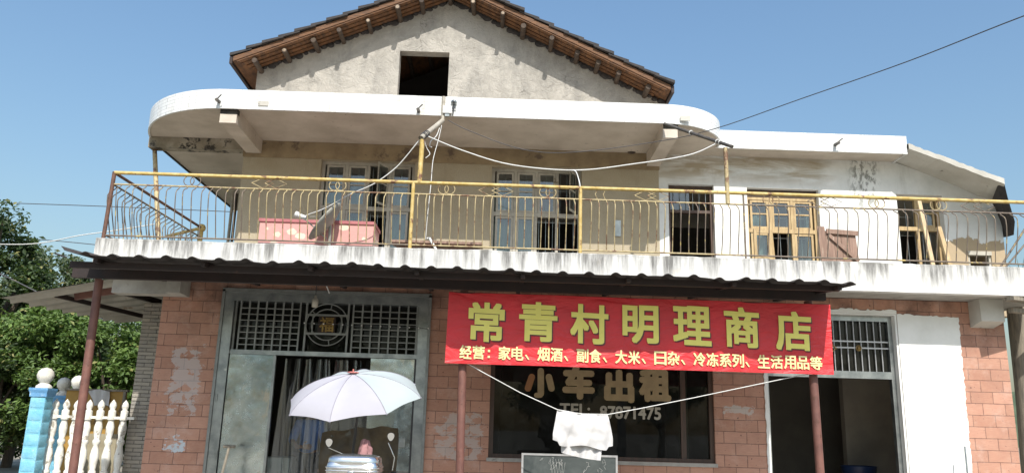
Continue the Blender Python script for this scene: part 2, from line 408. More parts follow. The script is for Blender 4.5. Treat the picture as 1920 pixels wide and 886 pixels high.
M['stick'] = mottled('faded_tan_sticker_letters', (.40, .30, .165), (.33, .245, .135), 10, .7, 0, 0)
M['stickorange'] = mottled('faded_orange_sticker', (.34, .16, .06), (.28, .13, .06), 10, .7, 0, 0)
M['stickgrey'] = mottled('grey_sticker_digits', (.45, .42, .35), (.38, .35, .29), 10, .7, 0, 0)
M['bluepaint'] = None
def bluebrick(name, a, b):
    t = NT(name); c = t.mix(t.ramp(t.noise(6, 8, .7), [(.35, 0), (.68, 1)]), a, b)
    c = t.mix(t.ramp(t.noise(16, 6, .7), [(.60, 0), (.7, .6)]), c, (.7, .8, .82))
    c = t.mix(t.ramp(t.noise(5, 8, .75, vec=t.mapped((1, 1, 1.5), (3, 3, 3))), [(.58, 0), (.66, .55)]), c, (.16, .20, .20))
    t.set(c, .7); t.bump(t.noise(14, 8, .75), .7, .02); return t.m
M['bluepaint'] = bluebrick('sky_blue_blocks', (.13, .40, .55), (.25, .52, .66))
M['bluecap'] = bluebrick('blue_pillar_cap', (.09, .26, .48), (.14, .33, .55))
M['ballwhite'] = mottled('crazed_white_finial', (.72, .70, .64), (.52, .50, .44), 9, .7, 0, .4, 20, c3=(.28, .27, .23), t3=.60, s3=8)
M['baluster'] = mottled('white_cast_balusters', (.78, .76, .70), (.62, .60, .54), 8, .75, 0, .4, 45, c3=(.30, .27, .22), t3=.60, s3=7)
M['board'] = mottled('rusty_ochre_board', (.42, .25, .05), (.30, .16, .035), 3, .6, 0, .2, 20, c3=(.16, .09, .04), t3=.58, s3=4)
M['stackstone'] = None
def stackstone():
    t = NT('grey_stacked_stone'); x, y, z = t.sep()
    cb = t.n('ShaderNodeCombineXYZ'); t.l(t.math('ADD', x, y), cb.inputs[0]); t.l(z, cb.inputs[1])
    br = t.n('ShaderNodeTexBrick'); t.l(cb.outputs[0], br.inputs['Vector']); br.inputs['Scale'].default_value = 1
    br.inputs['Brick Width'].default_value = .24; br.inputs['Row Height'].default_value = .055; br.inputs['Mortar Size'].default_value = .006
    br.inputs['Color1'].default_value = (.36, .33, .28, 1); br.inputs['Color2'].default_value = (.24, .23, .21, 1); br.inputs['Mortar'].default_value = (.07, .065, .06, 1)
    c = t.mix(t.ramp(t.noise(7, 7, .7), [(.35, 0), (.7, .6)]), br.outputs['Color'], (.42, .37, .3))
    t.set(c, .9); t.bump(t.math('ADD', t.math('MULTIPLY', br.outputs['Fac'], -1), t.noise(20, 5)), .8, .02); return t.m
M['stackstone'] = stackstone()
M['umbrella'] = mottled('lavender_umbrella_cloth', (.40, .39, .425), (.36, .35, .385), 2.5, 1.0, 0, .1, 10)
M['ribgrey'] = mottled('umbrella_rib_seam', (.26, .25, .29), (.22, .21, .25), 5, .7, 0, 0)
M['mint'] = mottled('mint_umbrella_cloth', (.38, .42, .42), (.36, .40, .40), 3, .8, 0, .1, 10)
M['skin'] = mottled('skin', (.45, .27, .19), (.40, .24, .17), 8, .6, 0, .05)
M['hair'] = mottled('black_hair', (.02, .018, .016), (.03, .027, .024), 20, .6, 0, .3)
M['blueshirt'] = mottled('blue_shirt_cloth', (.16, .28, .62), (.20, .34, .70), 4, .9, 0, .4, 9, bd=.02)
M['trousers'] = mottled('dark_trousers', (.04, .04, .05), (.06, .06, .07), 6, .9, 0, .2)
M['pinkcloth'] = mottled('dusty_pink_cloth', (.36, .19, .19), (.25, .12, .125), 7, .9, 0, .5, 12, bd=.02)
M['palebox'] = mottled('pale_enamel_box', (.52, .58, .54), (.45, .51, .48), 3, .5, 0, .05)
M['dish'] = mottled('grey_dish_paint', (.34, .34, .30), (.26, .25, .22), 5, .6, 0, .15, c3=(.2, .13, .08), t3=.62)
M['lampplastic'] = mottled('yellowed_lamp_plastic', (.50, .47, .40), (.42, .39, .33), 10, .5, 0, 0)
M['concrete'] = mottled('grey_beam_concrete', (.42, .40, .36), (.32, .30, .27), 5, .9, 0, .4, 25, c3=(.16, .15, .13), t3=.64)
M['driftwood'] = mottled('weathered_pole_wood', (.30, .26, .20), (.17, .15, .12), 3, .9, 0, .6, 14, (9, 9, 1), c3=(.10, .085, .07), t3=.6)
M['bluebucket'] = mottled('blue_plastic', (.015, .035, .10), (.015, .03, .08), 4, .4, 0, 0)
M['bark'] = mottled('tree_bark', (.14, .11, .08), (.08, .065, .05), 8, .95, 0, .7, 30, (4, 4, 1))
M['mirror'] = mottled('mirror_glass', (.9, .9, .92), (.88, .88, .9), 3, .04, 1., 0)
def glass(name, tint, refl=.1, rough=.03, dirt=.12):
    t = NT(name); t.t.nodes.remove(t.b)
    tr = t.n('ShaderNodeBsdfTransparent'); tr.inputs[0].default_value = (*tint, 1)
    gl = t.n('ShaderNodeBsdfGlossy'); gl.inputs['Roughness'].default_value = rough; gl.inputs[0].default_value = (.9, .95, 1, 1)
    df = t.n('ShaderNodeBsdfDiffuse'); df.inputs[0].default_value = (.35, .36, .34, 1)
    fr = t.n('ShaderNodeLayerWeight'); fr.inputs[0].default_value = .25
    m1 = t.n('ShaderNodeMixShader'); t.l(t.math('ADD', t.math('MULTIPLY', fr.outputs['Fresnel'], .8), refl, True), m1.inputs[0]); t.l(tr.outputs[0], m1.inputs[1]); t.l(gl.outputs[0], m1.inputs[2])
    m2 = t.n('ShaderNodeMixShader'); t.l(t.math('MULTIPLY', t.ramp(t.noise(3, 8, .7, dist=1), [(.4, .15), (.75, 1)]), dirt), m2.inputs[0])
    t.l(m1.outputs[0], m2.inputs[1]); t.l(df.outputs[0], m2.inputs[2]); t.l(m2.outputs[0], t.out.inputs[0])
    return t.m
M['glass'] = glass('dusty_window_glass', (.62, .74, .70), .10)
M['glassdark'] = glass('dark_tinted_shop_glass', (.22, .24, .22), .0, .02, .08)
M['plastic'] = glass('clear_plastic_strip', (.86, .89, .90), .12, .16, .15)
M['windscreen'] = glass('cloudy_windscreen', (.7, .72, .68), .06, .2, .5)
def curtainmat():
    t = NT('pale_blue_curtain'); t.set((.30, .36, .35), .9); t.bump(t.noise(1, 2, .5, vec=t.mapped((30, 1, .5))), .5, .02); return t.m
M['curtain'] = curtainmat()
def leafmat(name, a, b):
    t = NT(name); t.t.nodes.remove(t.b)
    g = t.n('ShaderNodeNewGeometry')
    c = t.mix(t.math('MULTIPLY', g.outputs['Random Per Island'], t.ramp(t.noise(1.3, 3, .6), [(.38, .25), (.62, 1)])), a, b)
    c = t.mix(t.ramp(g.outputs['Random Per Island'], [(.955, 0), (.965, .8)]), c, (.30, .27, .10))
    d = t.n('ShaderNodeBsdfPrincipled'); t.l(c, d.inputs['Base Color']); d.inputs['Roughness'].default_value = .6
    tl = t.n('ShaderNodeBsdfTranslucent'); t.l(t.mix(.5, c, (.20, .32, .04)), tl.inputs[0])
    m = t.n('ShaderNodeMixShader'); m.inputs[0].default_value = .3
    t.l(d.outputs[0], m.inputs[1]); t.l(tl.outputs[0], m.inputs[2]); t.l(m.outputs[0], t.out.inputs[0]); return t.m
M['leafa'] = leafmat('broad_leaf_dark', (.022, .042, .014), (.075, .12, .038))
M['leafb'] = leafmat('broad_leaf_bright', (.065, .12, .025), (.19, .29, .07))
M['leafc'] = leafmat('dusty_grey_green_leaf', (.05, .075, .035), (.15, .18, .10))

# ------------------------------------------------------------------ text as mesh
def text_mesh(body, size, offset, extrude, align='CENTER', spacing=1.0):
    cu = bpy.data.curves.new('lettering', 'FONT'); cu.body = body; cu.size = size; cu.offset = offset; cu.extrude = extrude
    cu.align_x = align; cu.align_y = 'CENTER'; cu.resolution_u = 3; cu.space_character = spacing
    o = bpy.data.objects.new('lettering', cu); COL.objects.link(o)
    bpy.context.view_layer.update()
    me = bpy.data.meshes.new_from_object(o.evaluated_get(bpy.context.evaluated_depsgraph_get()))
    vs = [v.co.copy() for v in me.vertices]; fs = [tuple(p.vertices) for p in me.polygons]
    bpy.data.objects.remove(o); bpy.data.curves.remove(cu); bpy.data.meshes.remove(me)
    return vs, fs
def put_text(mb, body, size, bold, extrude, pos, slope=0, w=None, h=None, yfun=None):
    vs, fs = text_mesh(body, size, 0, 0)
    if not vs: return
    x0 = min(v.x for v in vs); x1 = max(v.x for v in vs); y0 = min(v.y for v in vs); y1 = max(v.y for v in vs)
    sx = ((w-2*bold)/(x1-x0)) if w else 1; sy = ((h-2*bold)/(y1-y0)) if h else 1
    cx = (x0+x1)/2; cy = (y0+y1)/2; pos = Vector(pos)
    shifts = [(0, 0)]+([(i*bold, j*bold) for i in (-1, 0, 1) for j in (-1, 0, 1) if i or j] if yfun else [(math.cos(q*PI/4)*bold, math.sin(q*PI/4)*bold) for q in range(8)] if bold else [])
    for k, (ox, oz) in enumerate(shifts):
        out = []
        for v in vs:
            a = (v.x-cx)*sx+ox; b = (v.y-cy)*sy+oz; X = pos.x+a
            Y = (yfun(X) if yfun else pos.y)-.00025*k
            out.append((X, Y, pos.z+b+a*slope))
        mb.add(out, fs)

# ------------------------------------------------------------------ world, sun, camera
SUN = Vector((.19, -1, 1.08)).normalized()
el = math.asin(SUN.z); az = math.atan2(SUN.x, SUN.y)
w = bpy.data.worlds.new('World'); S.world = w; w.use_nodes = True
nt = w.node_tree; bg = nt.nodes['Background']
sky = nt.nodes.new('ShaderNodeTexSky'); sky.sky_type = 'NISHITA'; sky.sun_disc = False
sky.sun_elevation = el; sky.sun_rotation = az; sky.altitude = 50; sky.air_density = 1.9; sky.dust_density = 3.0; sky.ozone_density = 7.5
nt.links.new(sky.outputs[0], bg.inputs[0]); bg.inputs[1].default_value = .15
sd = bpy.data.lights.new('sun', 'SUN'); sd.energy = 5.0; sd.angle = R(.5); sd.color = (1, .955, .88)
so = bpy.data.objects.new('sun', sd); COL.objects.link(so); so.rotation_euler = SUN.to_track_quat('Z', 'Y').to_euler(); so.location = (3, -20, 25)
cd = bpy.data.cameras.new('camera'); co = bpy.data.objects.new('camera', cd); COL.objects.link(co)
mw = Matrix.Identity(4)
for i in range(3): mw[i][0] = _r[i]; mw[i][1] = _u[i]; mw[i][2] = -_f[i]; mw[i][3] = CAM[i]
co.matrix_world = mw; cd.sensor_width = 36; cd.lens = FPX/1920*36; cd.clip_end = 3000; cd.clip_start = .05
S.camera = co
S.view_settings.view_transform = 'Standard'; S.view_settings.look = 'None'; S.view_settings.gamma = 1; S.view_settings.exposure = .2
S.cycles.use_denoising = True
S.cycles.max_bounces = 7; S.cycles.transparent_max_bounces = 16

# ------------------------------------------------------------------ ground
g = MB().add([(-1500, -1500, 0), (1500, -1500, 0), (1500, 1500, 0), (-1500, 1500, 0)], [(0, 1, 2, 3)])
struct(g.build('ground', mottled('dusty_earth', (.28, .25, .19), (.20, .175, .13), .6, .95, 0, .4, 8)))
hv = []; hf = []; nh = 120
for k in range(nh+1):
    x_ = -700+1400*k/nh; h_ = 22+26*abs(noise.noise(Vector((x_*.006, 1, 2))))+6*noise.noise(Vector((x_*.03, 5, 2)))
    hv += [(x_, 330, -1), (x_, 420, h_), (x_, 640, -1)]
for k in range(nh):
    for j in range(2): a_ = k*3+j; hf.append((a_, a_+3, a_+4, a_+1))
struct(MB().add(hv, hf, True).build('hills', mottled('wooded_hillside', (.06, .09, .045), (.10, .13, .07), .05, .95, 0, .6, .3, bd=3)))
g = MB().add([(-60, -9.5, .004), (60, -9.5, .004), (60, -16, .004), (-60, -16, .004)], [(3, 2, 1, 0)])
struct(g.build('road', mottled('concrete_road', (.42, .40, .36), (.36, .34, .31), .8, .9, 0, .3, 20)))
g = MB().box(-7.5, 8.2, -3.2, 0, -.05, .12)
struct(g.build('pavement', mottled('concrete_apron', (.42, .40, .36), (.36, .34, .30), 1.2, .9, 0, .3, 20)))

# ================================================================== THE HOUSE
H = thing('village_house', 'two storey village house with tiled gable, curved white balcony canopy and terracotta tiled shopfront', 'house', (0, 0, 0))
XL, XR = P(263, 886, 0).x, P(1893, 700, 0).x
ZS0, ZS1 = 3.45, 3.85              # balcony edge band
ZC0, ZC1 = 6.34, 6.64              # canopy band
YU = 2.3                           # upper wall face
d1 = (P(425, 548, 0).x, P(805, 556, 0).x, .12, P(600, 552, 0).z)
wn = (P(915, 855, .06).x, P(1340, 866, .06).x, P(1120, 862, 0).z, 2.95)
d2 = (P(1443, 800, 0).x, P(1690, 700, 0).x, .12, P(1600, 586, 0).z)
mb = MB().wall(XL, XR, 0, ZS0, 0, .24, [d1, wn, d2]); mb.build('tiled_wall', M['brick'], H)
mb = MB().box(XL, XL+.24, .24, 9, 0, ZS0).box(XR-.24, XR, .24, 9, 0, ZS0).box(XL+.24, XR-.24, 8.76, 9, 0, ZS0)
mb.build('side_wall', M['soffitgrey'], H)
mb = MB().box(.1, .28, .24, 8.76, .12, ZS0).box(3.1, 3.25, .24, 8.76, .12, ZS0).box(XL+.24, .1, 4.6, 4.75, .12, ZS0).box(3.25, XR-.24, 3.2, 3.35, .12, ZS0)
mb.box(.28, 3.1, 3.6, 3.75, .12, ZS0)
mb.build('inner_wall', M['interior'], H)
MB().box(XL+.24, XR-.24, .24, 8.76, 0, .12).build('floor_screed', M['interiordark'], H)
# plaster patch right of door two, with a ragged edge
def ragged(pts, amp, step=.04, seed=3):
    r = random.Random(seed); out = []
    for a, b, rag in pts:
        a = Vector(a); b = Vector(b); n = max(1, int((b-a).length/step)) if rag else 1
        for k in range(n):
            p = a.lerp(b, k/n)
            if rag and k: p += Vector((r.uniform(-amp, amp), 0, r.uniform(-amp, amp)))
            out.append(p)
    return out
pr = P(1797, 598, -.006).x; pb = P(1823, 886, 0).x; zt = P(1740, 593, 0).z
yb = -.002
A = (d2[1], yb, .12); B = (pb-.02, yb, .12); C = (pr, yb, zt); D = (d2[1], yb, zt+.02)
MB().prism(ragged([(A, B, 0), (B, C, 1), (C, D, 1), (D, A, 0)], .012), (0, -.012, 0)).build('plaster_patch', M['white'], H)
# plaster strip over the door and thin one on its left jamb
zd = d2[3]
A = (d2[0], yb, zd); B = (d2[1]-.002, yb, zd); C = (d2[1]-.002, yb, zd+.05); D = (d2[0], yb, zd+.05)
MB().prism(ragged([(A, B, 0), (B, C, 0), (C, D, 1), (D, A, 0)], .016, seed=5), (0, -.012, 0)).build('plaster_patch', M['white'], H)
A = (d2[0]-.05, yb, .12); B = (d2[0], yb, .12); C = (d2[0], yb, zd); D = (d2[0]-.05, yb, zd)
MB().prism(ragged([(A, B, 0), (B, C, 0), (C, D, 0), (D, A, 1)], .008, seed=6), (0, -.014, 0)).build('plaster_patch', M['white'], H)

# balcony slab with an uneven whitewashed front band
SX0, SX1 = P(180, 446, -.6).x, 7.7
MB().box(SX0+.1, SX1, -.52, 8.9, ZS0+.003, 3.62).build('balcony_slab', M['concrete'], H)
mb = MB()
def band(a, b, nrm, z0, z1, th, amp, step=.09):
    a, b, nrm = Vector(a), Vector(b), Vector(nrm); n = int((b-a).length/step); vs = []; fs = []
    for k in range(n+1):
        p = a.lerp(b, k/n); q = noise.noise(p*3.1)*amp+noise.noise(p*11)*amp*.7
        o = nrm*noise.noise(p*1.7+Vector((9, 3, 1)))*amp*.5
        for (off, z) in ((0, z0+noise.noise(p*2.3+Vector((0, 5, 0)))*amp*.4), (0, z1-.012+q), (.012, z1+q), (th, z1+q*.7), (th, z0)):
            vs.append(p-nrm*off+o*(off == 0)+Vector((0, 0, z)))
    for k in range(n):
        for j in range(5):
            i = k*5+j; i2 = k*5+(j+1) % 5; fs.append((i, i+5, i2+5, i2))
    mb.add(vs, fs); mb.add(vs[:5], [(4, 3, 2, 1, 0)]); mb.add(vs[-5:], [(0, 1, 2, 3, 4)])
band((SX0, -.6, 0), (SX1, -.6, 0), (0, -1, 0), ZS0, ZS1, .12, .012)
band((SX0, 3.2, 0), (SX0, -.478, 0), (-1, 0, 0), ZS0, ZS1, .12, .012)
mb.build('balcony_kerb', M['slabwhite'], H)
# brackets under the slab
a = P(1840, 596, -.28).x; b = P(1884, 596, -.28).x
MB().prism([(a, -.28, ZS0), (a, -.28, P(1860, 597, -.5).z), (a, 0, P(1860, 597, -.5).z-.06), (a, 0, ZS0)], (b-a, 0, 0)).build('slab_bracket', M['soffitgrey'], H)
a = P(213, 540, -.2); 
MB().box(P(213, 540, -.2).x, P(347, 545, -.2).x, -.25, -.02, P(213, 548, -.25).z, ZS0).build('slab_bracket', M['concrete'], H)
MB().box(P(322, 545, -.3).x, P(348, 545, -.3).x, -.5, -.26, P(330, 548, -.5).z, ZS0).build('slab_bracket', M['concrete'], H)

# ---- upper storey
UX0, UXM, UXR = P(457, 290, YU).x, P(1235, 320, YU).x, P(1876, 400, YU).x
def hole(x0, y0, x1, y1, z0): a = P(x0, y0, YU); b = P(x1, y1, YU); return (a.x, b.x, z0, (a.z+b.z)/2)
W1 = hole(603, 300, 779, 303, 3.95); W2 = hole(923, 311, 1091, 318, 3.95)
W3 = hole(1253, 343, 1338, 348, 3.62); W4 = hole(1400, 352, 1534, 355, 3.9); W5 = hole(1680, 362, 1766, 368, 3.9)
W6 = hole(1814, 470, 1858, 472, 3.7)
ZB = P(461, 293, YU-.02).z
MB().wall(UX0, UXM, 3.62, ZC0, YU, YU+.24, [W1, W2]).build('rendered_wall', M['beige'], H)
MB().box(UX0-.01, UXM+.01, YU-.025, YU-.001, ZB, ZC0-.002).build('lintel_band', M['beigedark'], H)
eave = [P(1675, 303, YU), P(1873, 375, YU)]
mb = MB().wall(UXM, eave[0].x, 3.62, eave[0].z, YU, YU+.24, [W3, W4])
zr = lambda x: eave[0].z+(eave[1].z-eave[0].z)*(x-eave[0].x)/(eave[1].x-eave[0].x)
xs = [eave[0].x, W5[0], W5[1], W6[0], W6[1], UXR]
for a, b in zip(xs, xs[1:]):
    zs = [3.62]
    for hh in (W5, W6):
        if hh[0] <= (a+b)/2 <= hh[1]:
            mb.box(a, b, YU, YU+.24, 3.62, hh[2]); zs = [hh[3]]
    z0 = zs[0]
    mb.prism([(a, YU, z0), (b, YU, z0), (b, YU, zr(b)), (a, YU, zr(a))], (0, .24, 0))
mb.build('whitewashed_wall', M['upwhite'], H)
MB().box(UX0, UX0+.24, YU+.24, 8.9, 3.62, ZC0).build('side_wall', M['beige'], H)
MB().box(UXR-.24, UXR, YU+.24, 8.9, 3.62, zr(UXR)).box(UX0+.24, UXR-.24, 8.7, 8.9, 3.62, zr(UXR)).build('side_wall', M['upwhite'], H)
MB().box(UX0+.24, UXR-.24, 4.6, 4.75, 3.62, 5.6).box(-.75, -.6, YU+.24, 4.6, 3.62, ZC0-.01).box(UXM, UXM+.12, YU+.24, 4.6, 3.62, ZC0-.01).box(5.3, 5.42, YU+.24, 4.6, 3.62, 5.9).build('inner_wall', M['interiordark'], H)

# ---- canopy
eaveX = -6.23
XA = P(425, 200, .8).x; XBc = P(1248, 233, .8).x; XE = P(1343, 262, 1.8).x
yc = 2.72
def outline(off=0, n=18):
    pts = []
    for k in range(n+1):        # left corner, quarter ellipse
        q = PI-(PI/2)*k/n
        pts.append(Vector((XA+(XA-eaveX+off)*math.cos(q), yc-(yc-.8+off)*math.sin(q), 0)))
    for k in range(n+1):        # right corner
        q = PI/2-(PI/2)*k/n
        pts.append(Vector((XBc+(XE-XBc+off)*math.cos(q), 1.8-(1.0+off)*math.sin(q), 0)))
    return pts
ol = outline()
poly = [Vector((eaveX, 7.2, ZC0))]+[p+Vector((0, 0, ZC0)) for p in ol]+[Vector((XE, 8.9, ZC0)), Vector((UX0, 8.9, ZC0)), Vector((UX0, 7.2, ZC0))]
MB().prism(poly, (0, 0, ZC1-ZC0-.01)).build('canopy_slab', M['soffit'], H)
o0 = [Vector((eaveX, 7.2, 0))]+ol; o1 = [Vector((eaveX-.03, 7.2, 0))]+outline(.03)
mb = MB(); n = len(o0); vs = []
for a, b in zip(o0, o1):
    vs += [b+Vector((0, 0, ZC0-.025)), b+Vector((0, 0, ZC1)), a+Vector((0, 0, ZC1)), a+Vector((0, 0, ZC0-.025))]
fs = []
for k in range(n-1):
    for j in range(4): fs.append((k*4+j, k*4+(j+1) % 4, k*4+4+(j+1) % 4, k*4+4+j))
ks = 4*3
mb.add(vs, [f for f in fs if min(f) >= ks]); mb.build('canopy_fascia', M['tilewhite'], H)
MB().add(vs, [f for f in fs if min(f) < ks]).build('canopy_fascia', M['darkedge'], H, label='dark side edge of the canopy with shade and stains in its colour')  # near-black colour stands for the unlit side as well as stains
# soffit beams
a = P(415, 200, .85).x; b = P(446, 203, .85).x
MB().box(a, b, .84, YU-.03, ZC0-.24, ZC0).build('canopy_beam', M['soffit'], H)
a = P(1243, 232, .85).x; b = P(1270, 233, .85).x
MB().box(a, b, .84, YU-.03, ZC0-.24, ZC0).build('canopy_beam', M['soffit'], H)
for (u_, w_) in ((415, 446), (1243, 1270)):
    MB().box(P(u_, 202, .85).x-.004, P(w_, 204, .85).x+.004, .835, .95, ZC0-.09, ZC0-.003).build('beam_end', M['darkedge'], H)  # dark block at the front of each beam
MB().box(eaveX+.02, UX0, YU-.05, YU+.15, ZC0-.2, ZC0).build('canopy_beam', M['stainbeam'], H)
# roof deck and fascia of the right part
RX = P(1698, 280, 1.8).x
MB().box(XE, RX, 1.83, 8.9, ZC0, ZC1-.01).build('canopy_slab', M['soffit'], H)
MB().box(XE-.01, RX+.03, 1.8, 1.83, ZC0-.025, ZC1).box(RX, RX+.03, 1.83, 8.9, ZC0-.025, ZC1).build('canopy_fascia', M['tilewhite'], H)
# sloping eave slab at the far right
f0, f1 = P(1702, 276, 1.75), P(1884, 343, 1.35)
b0, b1 = Vector((eave[0].x, YU+.3, eave[0].z)), Vector((UXR+.12, YU+.3, zr(UXR+.12)))
mb = MB(); th = Vector((0, 0, .09))
n = 24; vs = []
for k in range(n+1):
    fp = Vector((RX+.032, 1.75, f0.z)).lerp(f1, k/n); fp.z += noise.noise(fp*9)*.015-.02; bp = b0.lerp(b1, k/n); bb = bp+Vector((0, 6, 0))
    vs += [fp, fp+th*(1+.3*noise.noise(fp*15)), bb+th, bb, bp]
fs = []
for k in range(n):
    for j in range(5): fs.append((k*5+j, k*5+(j+1) % 5, k*5+5+(j+1) % 5, k*5+5+j))
mb.add(vs, fs); mb.add(vs[-5:], [(0, 1, 2, 3, 4)]); mb.build('sloping_eave', M['soffitgrey'], H)
pq = P(1600, 800, 1.9); pr2 = P(1655, 800, 1.9)
MB().box(pq.x, pr2.x+.35, 2.2, 2.35, .12, 3.4).build('inner_wall', mottled('pale_inner_pier', (.42, .38, .31), (.32, .29, .24), 2, .9, 0, .1), H)
# dark ragged felt hanging off the roof end
mb = MB()
pl = [P(1883, 343, 1.4), P(1890, 372, 1.6), P(1903, 415, 1.9), P(1901, 440, 2.1), P(1893, 441, 2.2), P(1876, 385, 2.2), P(1871, 372, 1.9)]
mb.prism(pl, (-.02, .15, 0)); mb.build('roof_felt', M['rooftile'], H)

# drain spouts in the canopy edge, pipe clips
for (px, py, Y) in ((411, 190, .77), (785, 208, .77), (1567, 270, 1.77), (1080+82, 218+6, .77)):
    p = P(px, py, Y)
    if px != 1162:
        MB().tube([p+Vector((0, .06, 0)), p+Vector((0, -.12, -.02))], .028, 10).tube([p+Vector((.0, -.1, 0)), p+Vector((.07, -.13, .06))], .01, 6).build('drain_spout', M['blackpipe'], H)
for (px, py) in ((494, 194), (1285, 222)):
    p = P(px, py, .765); MB().box(p.x-.08, p.x+.08, .758, .772, p.z-.04, p.z+.04).build('broken_tile', M['soffitgrey'], H)

# ---- attic gable
GA = P(847, -46, 1.76); GL = P(430, 100, 1.76); GR = P(1265, 155, 1.76)
sl = (GA.z-GL.z)/(GA.x-GL.x); sr = (GA.z-GR.z)/(GR.x-GA.x)
def rz(x, off=0): return (GA.z-(GA.x-x)*sl if x < GA.x else GA.z-(x-GA.x)*sr)-off
TU = .19           # tile top to board underside, vertically
gx0, gx1 = P(480, 158, YU).x, P(1236, 190, YU).x
gw = (P(750, 97, YU).x, P(843, 97, YU).x, P(800, 187, YU).z-.1, P(797, 97, YU).z)
mb = MB()
xs = sorted([gx0, gw[0], GA.x, gw[1], gx1])
for a, b in zip(xs, xs[1:]):
    m_ = (a+b)/2
    if gw[0] < m_ < gw[1]:
        mb.box(a, b, YU, YU+.2, ZC1-.01, gw[2]); z0 = gw[3]
    else: z0 = ZC1-.01
    n = max(1, int((b-a)/.12))
    for k in range(n):
        u, v_ = a+(b-a)*k/n, a+(b-a)*(k+1)/n
        mb.prism([(u, YU, z0), (v_, YU, z0), (v_, YU, rz(v_, TU+.0)), (u, YU, rz(u, TU+.0))], (0, .2, 0))
mb.build('gable_wall', M['cement'], H)
# lumpy mortar closing the gap under the boards
mb = MB(); r = random.Random(4)
x = gx0
while x < gx1:
    x += r.uniform(.05, .13); s_ = r.uniform(.03, .07)
    mb.sell((x, YU-.01, rz(x, TU+r.uniform(.0, .04))), (s_*1.3, .03, s_), .9, 8, 6)
mb.build('verge_mortar', M['rooftile'], H)
MB().box(gx0, gx0+.2, YU+.2, 8.8, ZC1, rz(gx0, TU)).box(gx1-.2, gx1, YU+.2, 8.8, ZC1, rz(gx1, TU)).build('attic_side_wall', M['cement'], H)
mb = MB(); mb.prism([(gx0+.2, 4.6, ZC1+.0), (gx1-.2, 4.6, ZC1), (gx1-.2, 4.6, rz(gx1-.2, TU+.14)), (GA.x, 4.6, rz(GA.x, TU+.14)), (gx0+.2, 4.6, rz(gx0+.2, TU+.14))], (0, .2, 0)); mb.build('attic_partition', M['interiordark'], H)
mb = MB(); mb.prism([(gx0+.2, 8.6, ZC1), (gx1-.2, 8.6, ZC1), (gx1-.2, 8.6, rz(gx1-.2, TU)), (GA.x, 8.6, rz(GA.x, TU)), (gx0+.2, 8.6, rz(gx0+.2, TU))], (0, .2, 0)); mb.build('attic_back_wall', M['cement'], H)
ex0, ex1 = GL.x, GR.x
roof = MB()
def tilerow(roof, xa, xb, lift):
    # a course of clay tiles running along Y, lower edge at xb
    za, zb = rz(xa), rz(xb)
    n = 34
    for k in range(n):
        y0 = 1.76+7.3*k/n; y1 = 1.76+7.3*(k+1)/n
        j = rnd.uniform(-.012, .012); j2 = rnd.uniform(-.006, .012)
        if k == 0: j = rnd.uniform(-.03, .02)
        pts = []
        for (x_, z_) in ((xa, za-.06), (xa, za-.03), (xb, zb+.025+lift), (xb, zb-.03+lift)):
            pts.append((x_, y0+j, z_+j2))
        roof.prism(pts, (0, y1-y0-.004+ (.02 if k else 0), 0))
cl = .265
n = int((GA.x-ex0)/cl*1.02)
for k in range(n):
    xb = GA.x-(GA.x-ex0)*(k+1)/n; tilerow(roof, xb+(GA.x-ex0)/n*1.35, xb, 0)
n = int((ex1-GA.x)/cl*1.02)
for k in range(n):
    xb = GA.x+(ex1-GA.x)*(k+1)/n; tilerow(roof, xb-(ex1-GA.x)/n*1.35, xb, 0)
roof.tube([(GA.x, 1.7, GA.z+.02), (GA.x, 9.1, GA.z+.02)], .09, 8)
RO = roof.build('roof', M['rooftile'], H)
mb = MB()
for side in (-1, 1):
    e = ex0 if side < 0 else ex1; a = (GA.x, rz(GA.x)); 
    N = 7
    for k in range(N):      # boards lying up the slope, side by side along Y at the overhang, then one deck
        pass
    x1_ = e-side*.06
    mb.prism([(GA.x, 1.80, rz(GA.x)-.15), (x1_, 1.80, rz(x1_)-.15), (x1_, 1.80, rz(x1_)-.065), (GA.x, 1.80, rz(GA.x)-.065)], (0, 7.2, 0))
mb.build('roof_boards', M['boards'], RO)
# fascia poles along the verge (orange battens) and round purlins poking out
mb = MB()
for side in (-1, 1):
    e = ex0 if side < 0 else ex1
    for j, (yy, dz) in enumerate(((1.86, .165), (1.97, .170), (2.11, .168), (2.23, .172))):
        x1_ = e-side*(.12+.05*j)
        mb.bar((GA.x, yy, rz(GA.x)-dz), (x1_, yy, rz(x1_)-dz), .09, .025, (0, 0, 1))
mb.build('roof_batten', M['boards'], RO)
for side, n in ((-1, 7), (1, 8)):
    e = ex0 if side < 0 else ex1
    for k in range(n+1):
        if side > 0 and k == 0: continue
        x = GA.x+(e-side*.42-GA.x)*k/n*1.0
        x += rnd.uniform(-.09, .09); z = rz(x)-.245; y0 = 1.80+rnd.uniform(-.03, .12); rr = rnd.uniform(.038, .052)
        z += rnd.uniform(-.02, .015)
        b = MB().tube([(x, y0, z), (x+rnd.uniform(-.06, .06), 5, z), (x, 8.9, z)], [rr, rr, rr*1.1], 10).build('purlin', M['log'], RO)
        if rnd.random() < .3: MB().tube([(x, y0-.006, z), (x, y0-.001, z)], rr*.7, 10).build('purlin_end', M['logend'], RO)
for (e, s_) in ((ex0, -1), (ex1, 1)):
    MB().box(min(e, e-s_*.05), max(e, e-s_*.05), 1.80, 8.95, rz(e)-.17, rz(e)-.045).build('eaves_board', M['rustdark'], RO)

